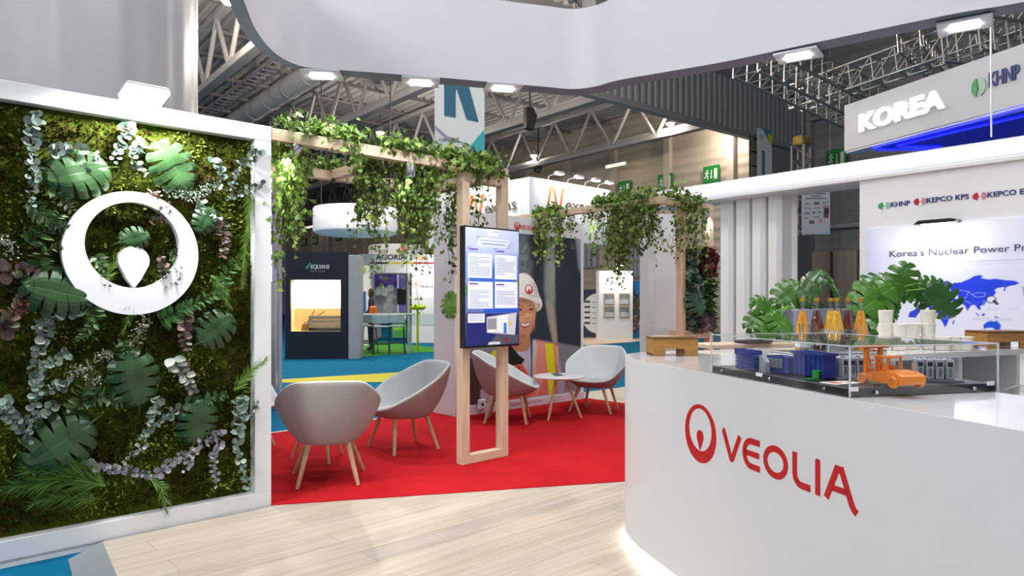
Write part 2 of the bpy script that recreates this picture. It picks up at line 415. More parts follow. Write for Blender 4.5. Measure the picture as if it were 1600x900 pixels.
struct(hbuild(MB().box(96, 96.2, -22, 31, -.04, 10.9), 'wall_far', M_wallw))
for i, w in enumerate(np.arange(17.4, 90, 3.5)):
    struct(hbuild(MB().box(w, w + .35, 26.75, 27, -.04, 10.0), 'trim_%d' % (100 + i), mat('beige_post', 'b8ada2', .6)))
# bulkhead hanging between the low and the high roof: vertical ribs
bk = MB(); p = 17.0
while p < 31:
    bk.add([(16.1, p, 8.35), (16.1, p + .14, 8.35), (16.18, p + .18, 8.35), (16.18, p + .32, 8.35), (16.1, p + .36, 8.35),
            (16.1, p, 10.4), (16.1, p + .14, 10.4), (16.18, p + .18, 10.4), (16.18, p + .32, 10.4), (16.1, p + .36, 10.4)], [(0, 1, 6, 5), (1, 2, 7, 6), (2, 3, 8, 7), (3, 4, 9, 8)]); p += .36
struct(hbuild(bk, 'wall_upper', mat('slate_cladding', '96979d', .6)))
struct(hbuild(MB().box(15.4, 16.25, 16, 31, 10.4, 13.2).box(16.0, 16.3, 16, 31, 8.15, 8.35).box(16.2, 16.3, -22, 31, 10.4, 11.3), 'trim_200', mat('slate_beam', '93929a', .6)))
struct(hbuild(MB().box(16.3, 16.5, 27, 31.2, -.04, 10.4), 'wall_upper', MATS['slate_cladding']))
# posts and pipes of the right hall wall
for i, x in enumerate((1192, 1246, 1262)):
    w = hw_of(x, 30.7); struct(hbuild(MB().box(w - .18, w + .18, 30.6, 31, -.04, 13), 'trim_%d' % (210 + i), mat('slate_post', '96959c', .6)))
for i, z in enumerate((9.6, 7.2, 4.6)):
    struct(hbuild(MB().box(2, 16, 30.5, 30.7, z, z + .16), 'trim_%d' % (220 + i), MATS['slate_post']))
# beige dado doors low on the right wall
M_beige = mat('beige_door_panel', '9b8f86', .5, var=.03)
for i, (x0, x1) in enumerate(((1150, 1236), (1240, 1300), (1302, 1342))):
    w0, w1 = hw_of(x0, 30.8), hw_of(x1, 30.8)
    dr = hbuild(MB().box(min(w0, w1) + .05, max(w0, w1) - .05, 30.7, 30.95, -.04, 3.6), 'door_%d' % (i + 1), M_beige); struct(dr)
    hbuild(MB().box((w0 + w1) / 2 - .4, (w0 + w1) / 2 + .4, 30.6, 30.7, 1.1, 1.2), 'door_handle', M_steel, dr)
# windows
M_win = mat('milky_window', '9aa4b8', .2, var=.1)
nwin = 0
def hwin(x0, x1, p, z0, z1):
    global nwin
    nwin += 1
    w1, w0 = hw_of(x0, p), hw_of(x1, p)
    o = struct(hbuild(MB().box(w0, w1, p - .12, p, z0, z1), 'window_%d' % nwin, M_win))
    fr = MB(); n = 3
    for k in range(n + 1):
        q = w0 + (w1 - w0) * k / n; fr.box(q - .05, q + .05, p - .18, p - .1, z0, z1)
    for k in range(3):
        z = z0 + (z1 - z0) * k / 2; fr.box(w0, w1, p - .18, p - .1, z - .05, z + .05)
    hbuild(fr, 'window_frame', M_steel, o)
hwin(986, 1004, 27, 2.6, 4.2); hwin(1008, 1024, 27, 2.6, 4.2)
hwin(643, 660, 27, 3, 8.2); hwin(508, 518, 27, 3, 8.0); hwin(912, 935, 27, 3.2, 6.2)
# exit signs
M_green = mat('exit_green', '0c7a35', .5, var=.03)
M_signw = mat('exit_white', 'dfe8df', .5)
def exit_sign(x, p, z, s, label, run=True):
    w = hw_of(x, p)
    t = thing('exit_sign', label, 'exit sign', H(w, p - .16, z), HA - PI / 2 + PI / 2, 'green exit signs high on the hall walls')
    t.rotation_euler = (0, 0, math.atan2(-HW.y, -HW.x))
    MB().rbox(-s / 2 * 1.1, s / 2 * 1.1, -.04, .04, -s / 2, s / 2, .01).build('sign_plate', M_green, t)
    r = MB()
    r.lathe([(.05 * s, -.01), (.05 * s, .01)], (-.24 * s, -.05, .22 * s), 10, 'y')
    r.stroke([(-.25 * s, .14 * s), (-.3 * s, -.04 * s)], .09 * s, -.06, -.045); r.stroke([(-.3 * s, -.04 * s), (-.2 * s, -.14 * s), (-.24 * s, -.28 * s)], .06 * s, -.06, -.045)
    r.stroke([(-.3 * s, -.04 * s), (-.38 * s, -.16 * s), (-.47 * s, -.16 * s)], .06 * s, -.06, -.045); r.stroke([(-.4 * s, .06 * s), (-.34 * s, .13 * s), (-.22 * s, .12 * s), (-.14 * s, .03 * s)], .045 * s, -.06, -.045)
    r.build('running_figure', M_signw, t)
    MB().stroke([(0.03 * s, .24 * s), (.03 * s, -.2 * s)], .05 * s, -.06, -.045).prism([(-.06 * s, -.14 * s), (.12 * s, -.14 * s), (.03 * s, -.28 * s)], -.06, -.045, 'y').build('arrow', M_signw, t)
    MB().box(.22 * s, .42 * s, -.06, -.045, -.3 * s, .3 * s).build('door_symbol', M_signw, t)
for x, lab in ((1115, 'rightmost of the three green exit signs above the white light beam'), (1043, 'middle one of the three green exit signs above the ivy and white beam'), (979, 'leftmost of the three green exit signs, above the right pergola'),
               (676, 'small far green exit sign between the ivy and the white cabinet wall'), (530.7, 'small far green exit sign, right one under the round white sign'), (494.6, 'small far green exit sign, middle one above the navy booth'), (477, 'small far green exit sign, left one above the navy booth')):
    exit_sign(x, 27, 7.12, .78, lab)
exit_sign(1310, 31, 7.75, .85, 'green exit sign on the dark wall beside the overhead grey sign')
# ---------------------------------------------------------------- trusses
def truss(p, w0, w1, lab):
    t = thing('roof_truss', lab, 'truss', H(w0, p, 0), math.atan2(HW.y, HW.x)); L = w1 - w0
    MB().rbox(0, L, -.17, .17, 8.34, 8.56, .02).box(0, L, -.03, .03, 8.5, 8.72).build('bottom_chord', M_gsteel, t)
    MB().rbox(0, L, -.14, .14, 10.35, 10.55, .02).build('top_chord', M_gsteel, t)
    k = 0.0
    while k + 2.6 <= L and k < 60:
        MB().tube([(k + 1.3, 0, 10.4), (k + .02, 0, 8.5)], .075, 8).build('brace', M_gsteel, t, smooth=True)
        MB().tube([(k + 1.3, 0, 10.4), (k + 2.58, 0, 8.5)], .075, 8).build('brace', M_gsteel, t, smooth=True)
        k += 2.6
truss(6.65, 16.6, 60, 'grey roof truss nearest the silver drum at upper left')
truss(12.2, 16.6, 70, 'grey roof truss running behind the left end of the hanging banner')
truss(17.6, 16.6, 78, 'grey roof truss passing right of the hanging letter banner')
truss(23.7, 16.6, 88, 'grey roof truss nearest the beige wall with exit signs')
# air duct
t = thing('air_duct', 'round light grey air duct under the roof beside the canopy corner', 'duct', H(18, 10.2, 9.6), math.atan2(HW.y, HW.x))
dk = MB().tube([(0, 0, 0), (50, 0, 0)], .42, 20).build('duct_pipe', mat('duct_grey', 'b5b2b4', .5), t, smooth=True)
for k in range(0, 50, 2): MB().lathe([(.43, k), (.45, k + .02), (.45, k + .08), (.43, k + .1)], n=20, axis='x').build('duct_joint', M_gsteel, t, smooth=True)
# cable tray
cr = MB().box(0, 45, -.3, -.27, 0, .1).box(0, 45, .27, .3, 0, .1)
for k in range(0, 90): cr.box(k * .5, k * .5 + .04, -.3, .3, 0, .03)
for k in range(0, 44, 3): cr.box(k, k + .03, -.3, -.28, .1, 1.1)
tag(cr.build('cable_tray', mat('purple_grey_cable', '8d8797', .5), loc=H(18, 9.0, 9.7), rot=math.atan2(HW.y, HW.x)), 'cable tray hanging under the roof beside the air duct', 'cable tray')
# pendant hall lamps
def pendant(x, y, Y, lab, power=250, r=.17, drop=1.2):
    P = at(x, y, Y)
    t = thing('pendant_lamp', lab, 'lamp', P, 0, 'round lamps hanging under the hall roof')
    MB().lathe([(.02, .28), (.1, .25), (r * .9, .08), (r * 1.1, .03), (r * 1.1, .0)], n=20).build('lamp_housing', M_gsteel, t, smooth=True)
    MB().lathe([(r, 0), (r * .8, -.06), (r * .3, -.09)], n=20).build('bulb', M_lamp2, t, smooth=True)
    MB().tube([(0, 0, .28), (0, 0, max(.6, 10.5 - P.z))], .012, 5).build('cable', M_black, t)
    l = bpy.data.lights.new('lamp_glow', 'POINT'); l.energy = power; l.color = lin('fff2dd'); l.shadow_soft_size = r
    lo = bpy.data.objects.new('lamp_glow', l); COL.objects.link(lo); lo.parent = t; lo.location = (0, 0, -.3)
pendant(594, 207, 30, 'round hall lamp glowing left of the letter banner', 600)
pendant(834, 243, 36, 'round hall lamp glowing above the pergola gap right of the letter banner', 600)
pendant(1047, 193, 29, 'round hall lamp glowing right of centre under the dark ribbed bulkhead', 600)
pendant(357, 2, 18, 'round hall lamp touching the left edge of the white canopy', 700)
pendant(1122, 200, 30, 'small warm hall lamp at the right end of the truss', 250, .1)
for x, y, Y in ((520, 66, 18), (720, 84, 19), (900, 60, 17), (120, 40, 15), (620, 70, 30), (-300, 100, 20), (724, 190, 42), (650, 322, 55)):  # added lamps, kept out of view, to light the roof deck
    pendant(x, y, Y, 'added round lamp, out of view, brightening the hall roof', 650)
# fluorescent strips on the back wall
for x0, x1, z, lab in ((947, 977, 8.15, 'warm strip light above the back wall, the one left of the exit signs'), (797, 822, 8.2, 'warm strip light at the right edge of the pergola frame'), (599, 611, 8.2, 'far strip light between the hanging ivy clumps'), (479, 490, 8.2, 'farthest strip light left of the round white sign')):
    w1, w0 = hw_of(x0, 25.6), hw_of(x1, 25.6)
    t = thing('strip_light', lab, 'lamp', H(w0, 25.6, z), math.atan2(HW.y, HW.x), 'strip lights along the back wall'); L = w1 - w0
    MB().rbox(0, L, -.12, .12, .0, .08, .01).build('housing', M_gsteel, t)
    MB().tube([(.02, 0, -.05), (L - .02, 0, -.05)], .06, 8).build('tube', mat('warm_tube', 'ffe0a0', .5, emit=9, var=0), t)
# speakers and hoists
for x, y, Y, lab in ((828, 185, 24, 'black loudspeaker hung under the roof right of the letter banner'), (841, 258, 36, 'black box hung beside the glowing lamp above the pergola gap')):
    t = thing('hanging_speaker', lab, 'loudspeaker', at(x, y, Y), .3)
    MB().prism([(-.18, -.35), (.09, -.4), (.22, .05), (.06, .35), (-.18, .35)], -.16, .16, 'y').build('cabinet', M_black, t)
    MB().tube([(0, 0, .4), (0, 0, max(.8, 10.4 - t.location.z))], .03, 6).build('hanger', M_black, t)
# lattice tower and wall pieces on the right
M_lat = mat('lattice_grey', '8a888c', .5, metal=.3)
t = thing('lattice_tower', 'grey lattice tower with a yellow hoist behind the white fins', 'tower', at(1252, 471, 26) - Vector((0, 0, H0)), HA)
L4 = .24
for sx in (-1, 1):
    for sy in (-1, 1): MB().box(sx * L4 - .04, sx * L4 + .04, sy * L4 - .04, sy * L4 + .04, -.04, 7.2).build('upright', M_lat, t)
br = MB(); z = .2
while z < 7:
    for sy in (-1, 1):
        br.tube([(-L4, sy * L4, z), (L4, sy * L4, z + .5)], .025, 5); br.tube([(-L4, sy * L4, z + .5), (L4, sy * L4, z + .5)], .02, 5)
        br.tube([(sy * L4, -L4, z), (sy * L4, L4, z + .5)], .025, 5)
    z += .6
br.build('bracing', M_lat, t)
MB().rbox(-.3, .1, -.2, .2, 7.2, 7.55, .05).rbox(.15, .45, -.15, .15, 7.25, 7.6, .05).build('hoist', mat('hoist_yellow', 'b89a3c', .5), t)
tag(MB().box(-.35, .35, -.03, .03, -1.19, 2.3).build('dark_screen_panel', mat('dark_glossy_panel', '1e2430', .15), loc=at(1251, 471, 22) + Vector((0, 0, 0)) - Vector((0, 0, .2)), rot=.2), 'dark glossy panel in front of the lattice tower', 'panel')
t = thing('access_stair_cage', 'dark ladder cage at the right end of the beige hall wall', 'cage', at(1172, 471, 27.5) - Vector((0, 0, H0)), HA)
cg = MB()
for k in range(4): cg.box(-.5 + k * .33, -.46 + k * .33, -.3, -.26, -.04, 7.9)
for k in range(14): cg.box(-.5, .55, -.3, -.26, .6 + k * .55, .65 + k * .55)
cg.build('bars', M_black, t); MB().box(.45, 1.0, -.2, .3, -.04, 7.9).build('dark_back', M_black, t)
# ================================================================ plants
LR = random.Random(3)
def shade(c, v=.18, rnd=LR):
    k = 1 + rnd.uniform(-v, v); c = lin(c) if isinstance(c, str) else c
    return (c[0] * k * rnd.uniform(.92, 1.08), c[1] * k, c[2] * k * rnd.uniform(.9, 1.1))
def frame(pos, tip, nrm, s):
    """matrix taking leaf space (y to the tip, z the upper side) to the world"""
    y = Vector(tip).normalized(); z = Vector(nrm); z = (z - y * z.dot(y))
    z = z.normalized() if z.length > 1e-4 else y.orthogonal().normalized(); x = y.cross(z)
    M = Matrix((x, y, z)).transposed().to_4x4() @ Matrix.Scale(s, 4); M.translation = Vector(pos); return M
IVY = ([(0, .33, -.08), (0, -.02, 0), (.3, -.14, .05), (.5, .1, .02), (.3, .26, .03), (.46, .56, .0), (.17, .56, .02), (0, 1, -.06), (-.17, .56, .02), (-.46, .56, 0), (-.3, .26, .03), (-.5, .1, .02), (-.3, -.14, .05)],
       [(0, i, i + 1) for i in range(1, 12)] + [(0, 12, 1)])
OVAL = ([(0, 0, 0), (.3, .22, .04), (.4, .5, .05), (.28, .8, .02), (0, 1, -.03), (-.28, .8, .02), (-.4, .5, .05), (-.3, .22, .04), (0, .5, -.02)], [(8, i, (i + 1) % 8) for i in range(8)])
ROUND = ([(0, 0, 0), (.4, .15, .05), (.52, .5, .08), (.36, .85, .04), (0, .98, 0), (-.36, .85, .04), (-.52, .5, .08), (-.4, .15, .05), (0, .5, -.03)], [(8, i, (i + 1) % 8) for i in range(8)])
LANCE = ([(0, 0, 0), (.14, .3, .03), (.13, .6, .02), (0, 1, -.06), (-.13, .6, .02), (-.14, .3, .03), (0, .45, -.01)], [(6, i, (i + 1) % 6) for i in range(6)])
NEEDLE = ([(-.02, 0, 0), (.02, 0, 0), (.015, .6, 0), (0, 1, -.05)], [(0, 1, 2, 3)])
def put(mb, shape, pos, tip, nrm, s, col, wx=1.0):
    M = frame(pos, tip, nrm, s)
    mb.M = None
    mb.add([M @ Vector((v[0] * wx, v[1], v[2])) for v in shape[0]], shape[1], col)
def rv(rnd, z=0.0): return Vector((rnd.uniform(-1, 1), rnd.uniform(-1, 1), rnd.uniform(-1, 1) + z))
def monstera_mesh(mb, M, col, cuts=6, rnd=LR):
    mid = tuple(min(1, v * 1.9) for v in lin(col)); base = shade(col, .1, rnd)
    for sd in (-1, 1):
        for i in range(cuts):
            g = .15 if i else .02
            for q in range(3):
                t0 = (i + g + (1 - 2 * g) * q / 3) / cuts; t1 = (i + g + (1 - 2 * g) * (q + 1) / 3) / cuts
                i0 = (i + q / 3) / cuts; i1 = (i + (q + 1) / 3) / cuts
                def pt(t, ti, k):
                    tt = ti if k < .3 else ti + (t - ti) * min(1, (k - .3) / .35)
                    ph = math.radians(-82 + 172 * tt); r = .50 + .16 * max(0, math.sin(ph)) ** 2
                    rim = Vector((math.cos(ph) * r * 1.02, .36 + math.sin(ph) * r, 0)); m = Vector((0, max(0, min(.97, tt * 1.02 - .02)), 0))
                    e = 1.0 if k < .99 else 1 - .06 * abs(q - 1 + (0 if t == t0 else 1) - .5)
                    p = m.lerp(rim, k * e); p.z = .10 * k - .24 * k * k - .12 * p.y * p.y + .02 * math.sin(12 * t)
                    p.x *= sd; return M @ p
                ks = [0, .035, .3, .48, .7, 1]
                for a in range(5):
                    mb.M = None
                    mb.add([pt(t0, i0, ks[a]), pt(t0, i0, ks[a + 1]), pt(t1, i1, ks[a + 1]), pt(t1, i1, ks[a])], [(0, 1, 2, 3)], base if a else tuple((b * 3 + m_) / 4 for b, m_ in zip(base, mid)))
def sprig(kind, pts, size, rnd, cols, step=None):
    """one cut stem with its leaves; pts: the line of the stem in local space"""
    mb = MB(); mb.col = (1, 1, 1); P = [Vector(p) for p in pts]
    L = sum((P[i + 1] - P[i]).length for i in range(len(P) - 1))
    mb.M = None; n0 = len(mb.v); mb.tube(P, .0022, 4); 
    for i in range(n0, len(mb.v)): mb.c[i] = lin('5d5236')
    step = step or size * .42; k = 0.0; i = 0; acc = 0; j = 0
    while k < L:
        while i < len(P) - 2 and k - acc > (P[i + 1] - P[i]).length: acc += (P[i + 1] - P[i]).length; i += 1
        d = (P[i + 1] - P[i]).normalized(); pos = P[i] + d * (k - acc); out = Vector((0, -1, 0)); side = d.cross(out).normalized()
        tt = k / L; s = size * (1.05 - .55 * tt) * rnd.uniform(.8, 1.15)
        if kind in ('euc', 'ruscus', 'red'):
            for sd in (-1, 1):
                tip = side * sd + d * rnd.uniform(-.1, .9) + out * rnd.uniform(-.05, .9)
                put(mb, {'euc': ROUND, 'ruscus': LANCE, 'red': OVAL}[kind], pos + rv(rnd) * (.014 if kind == 'euc' else .004), tip, out + rv(rnd) * .9 + Vector((0, 0, .4)), s, shade(rnd.choice(cols), .15, rnd), 1.5 if kind == 'ruscus' else 1)
            if rnd.random() < .4: put(mb, {'euc': ROUND, 'ruscus': LANCE, 'red': OVAL}[kind], pos, out + d * .5 + rv(rnd) * .4, side + rv(rnd), s * .9, shade(rnd.choice(cols), .15, rnd))
        elif kind == 'needle':
            for q in range(5):
                put(mb, NEEDLE, pos, d * rnd.uniform(.8, 1.4) + side * rnd.uniform(-1, 1) + out * rnd.uniform(0, .6), out + rv(rnd) * .3, s, shade(rnd.choice(cols), .2, rnd), 1.6)
        elif kind == 'fluff':
            for q in range(16):
                o = rv(rnd) * size * .55; o.y = -abs(o.y) * .8
                put(mb, OVAL, pos + o, rv(rnd), out + rv(rnd) * .4, .011 * rnd.uniform(.7, 1.5), shade(rnd.choice(cols), .25, rnd))
        k += step; j += 1
    return mb
EUC = ['6a7d73', '7d8f85', '566a5f', '8b9a90']; RUS = ['2f4a26', '3d5c2e', '28401f', '4e6d38']; REDL = ['6d5550', '7c665e', '59484a', '6c6f58']
NEE = ['4f7a2c', '6a9437', '3d6626']; FLU = ['6d7a68', '84907c', '585f4d', '95937d']; BER = ['8e4638', 'a35a44', '6d3a30']
# ================================================================ living wall
WZ = lambda y, x, b=0.0: H0 - (y - 471) / FL * B(a_of(x, b), b).y      # height on a plane of the stand
lw = thing('living_wall', 'framed moss wall with white border and round white emblem, left of the pergola', 'plant wall', A0, UA)
AL = -1.95
fr = MB(); 
fr.rbox(AL, 0, 0, .30, 2.405, 2.505, .003).rbox(AL, 0, 0, .30, 0.0 - .02, .10, .003)
fr.rbox(-.11, 0, 0, .30, .10, 2.405, .003).rbox(AL, AL + .11, 0, .30, .10, 2.405, .003).box(AL, 0, .24, .30, .1, 2.4)
fr.build('frame', M_white, lw)
MB().box(AL, edge0[0] + .02, .0, .3, -.04, .0).build('frame_base', M_white, lw)
# moss bed
nx, nz = 150, 190; mw = MB(); x0, x1, z0, z1 = AL + .11, -.11, .10, 2.405
from mathutils import noise as NZ
vs = []
for j in range(nz):
    for i in range(nx):
        x = x0 + (x1 - x0) * i / (nx - 1); z = z0 + (z1 - z0) * j / (nz - 1)
        h = NZ.fractal(Vector((x * 5, 2, z * 5)), 1.0, 2.0, 5) * .035 + NZ.noise(Vector((x * 38, 5, z * 38))) * .012 + NZ.noise(Vector((x * 95, 9, z * 95))) * .007
        e = min(i, nx - 1 - i, j, nz - 1 - j); h *= min(1, e / 4)
        vs.append((x, .075 - h, z))
mw.add(vs, [(j * nx + i, j * nx + i + 1, (j + 1) * nx + i + 1, (j + 1) * nx + i) for j in range(nz - 1) for i in range(nx - 1)])
def moss_mat(name='moss_cushion'):
    if name in MATS: return MATS[name]
    m = mat(name, '2e2a10', .95, var=.1, spec=.05); nt = m.node_tree; N = nt.nodes; L = nt.links; b = N['Principled BSDF']
    tc = N['Texture Coordinate']
    def nz_(s, d=6):
        n = N.new('ShaderNodeTexNoise'); n.inputs['Scale'].default_value = s; n.inputs['Detail'].default_value = d; n.inputs['Roughness'].default_value = .7; L.new(tc.outputs['Object'], n.inputs['Vector']); return n
    a = nz_(3.5); c = nz_(55, 8)
    r1 = N.new('ShaderNodeValToRGB'); e = r1.color_ramp.elements
    e[0].position = .30; e[0].color = (*lin('2a1e0e'), 1); e[1].position = .72; e[1].color = (*lin('6f7d2a'), 1)
    e2 = e.new(.45); e2.color = (*lin('353a12'), 1); e3 = e.new(.58); e3.color = (*lin('4f5c1a'), 1)
    ad = N.new('ShaderNodeMath'); ad.operation = 'MULTIPLY_ADD'; ad.inputs[1].default_value = .45; L.new(c.outputs[0], ad.inputs[0])
    m2 = N.new('ShaderNodeMath'); m2.operation = 'MULTIPLY'; m2.inputs[1].default_value = .6; L.new(a.outputs[0], m2.inputs[0]); L.new(m2.outputs[0], ad.inputs[2])
    L.new(ad.outputs[0], r1.inputs[0]); L.new(r1.outputs[0], b.inputs['Base Color'])
    bp = N.new('ShaderNodeBump'); bp.inputs['Strength'].default_value = 1; bp.inputs['Distance'].default_value = .02; L.new(c.outputs[0], bp.inputs['Height']); L.new(bp.outputs[0], b.inputs['Normal'])
    return m
ms = mw.build('moss', moss_mat(), lw, smooth='all', fix=False); ms['kind'] = 'stuff'
# moss tufts
tf = MB(); tf.col = (1, 1, 1); rnd = random.Random(11)
TC = ['4a5618', '5d6a22', '2f3612', '3f2f15', '6f7a2e', '28320c', '553e1e', '435317']
for k in range(15000):
    x = rnd.uniform(x0 + .01, x1 - .01); z = rnd.uniform(z0 + .02, z1 - .02)
    zone = NZ.noise(Vector((x * 3, 1, z * 3)))
    cs = ['46321a', '392a15', '553e1e', '2f3612'] if zone < -.12 else (['6a7828', '87953a', '56641c', '97a444'] if zone > .12 else TC)
    put(tf, LANCE, (x, .078 - NZ.fractal(Vector((x * 5, 2, z * 5)), 1.0, 2.0, 5) * .035, z), Vector((rnd.uniform(-.8, .8), -1, rnd.uniform(-.9, .7))), rv(rnd), rnd.uniform(.018, .045), shade(rnd.choice(cs), .3, rnd), rnd.uniform(.7, 1.6))
o = tf.build('moss_tufts', attr_mat('moss_tuft', .9, spec=.1, var=.2), lw, fix=False); o['kind'] = 'stuff'
# emblem
em = thing('wall_emblem', 'large white ring with a drop, mounted on the moss wall', 'emblem', B(a_of(207, 0), 0), UA)
def ring_poly(cx, cz, r, n=64): return [(cx + r * math.cos(2 * PI * k / n), cz + r * math.sin(2 * PI * k / n)) for k in range(n)]
def ring(name, m, parent, ro, ri, zo, zi, y0, y1, n=72, x=0):
    a = ring_poly(x, zo, ro, n); b = ring_poly(x, zi, ri, n); vs = [(p[0], y, p[1]) for y in (y0, y1) for q in (a, b) for p in q]
    fs = []
    for i in range(n):
        j = (i + 1) % n
        fs += [(i, j, n + j, n + i), (2 * n + i, 3 * n + i, 3 * n + j, 2 * n + j), (i, 2 * n + i, 2 * n + j, j), (n + i, n + j, 3 * n + j, 3 * n + i)]
    return MB().add(vs, fs).build(name, m, parent)
def drop_poly(x, ztop, zbot, r, n=28):
    cz = ztop - r; d = cz - zbot; al = math.acos(min(1, r / d)); out = []
    for k in range(n + 1):
        t = -PI / 2 + al + (2 * PI - 2 * al) * k / n; out.append((x + r * math.cos(t), cz + r * math.sin(t)))
    # slightly bulged flanks
    p1, p0 = out[-1], out[0]
    return out + [(x + (p1[0] - x) * .52, zbot + (p1[1] - zbot) * .42), (x, zbot), (x + (p0[0] - x) * .52, zbot + (p0[1] - zbot) * .42)]
ring('ring', M_white, em, .355, .247, 1.628, 1.675, -.035, .02)
MB().prism(drop_poly(0, 1.668, 1.425, .082), -.035, .02, 'y').build('drop', M_white, em)
# monstera leaves on the wall
M_mon = attr_mat('dark_glossy_leaf', .32, spec=.5, var=.1, trans=.1)
def wall_pt(x, y, b=.0): return Vector((a_of(x, b), b, WZ(y, x, b)))
for x, y, s, ang, lab in ((118, 272, .29, 200, 'split dark monstera leaf on the moss wall, upper left under a silvery sprig'), (268, 258, .29, 120, 'bright lit monstera leaf on the moss wall, upper right above the white ring'),
                          (85, 455, .30, 165, 'dark monstera leaf touching the left edge of the white ring'), (336, 512, .24, 40, 'monstera leaf on the moss wall, lower right of the white ring'),
                          (208, 588, .30, 100, 'monstera leaf in the middle of the moss wall below the ring'), (88, 692, .33, 210, 'large dark monstera leaf at lower left of the moss wall'),
                          (308, 655, .25, 80, 'shaded monstera leaf at lower right of the moss wall'), (210, 372, .15, 20, 'small monstera leaf inside the white ring above the drop'), (318, 345, .16, 240, 'dark monstera leaf touching the upper right of the white ring')):
    p = wall_pt(x, y, .0); mb = MB(); mb.col = (1, 1, 1); an = math.radians(ang)
    M = frame((-.5 * s * math.cos(an), -.03, -.5 * s * math.sin(an)), (math.cos(an), -.18, math.sin(an)), (0, -1, .15), s)
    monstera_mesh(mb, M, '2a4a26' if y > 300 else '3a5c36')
    mb.tube([M @ Vector((0, -.3, -.15)), M @ Vector((0, 0, .0))], .004, 6)
    for i in range(len(mb.v) - 12, len(mb.v)): mb.c[i] = lin('5a7a3c')
    o = mb.build('monstera_leaf', M_mon, None, smooth='all', loc=B(p.x, p.y, p.z), rot=UA, fix=False); tag(o, lab, 'leaf', 'monstera leaves on the moss wall')
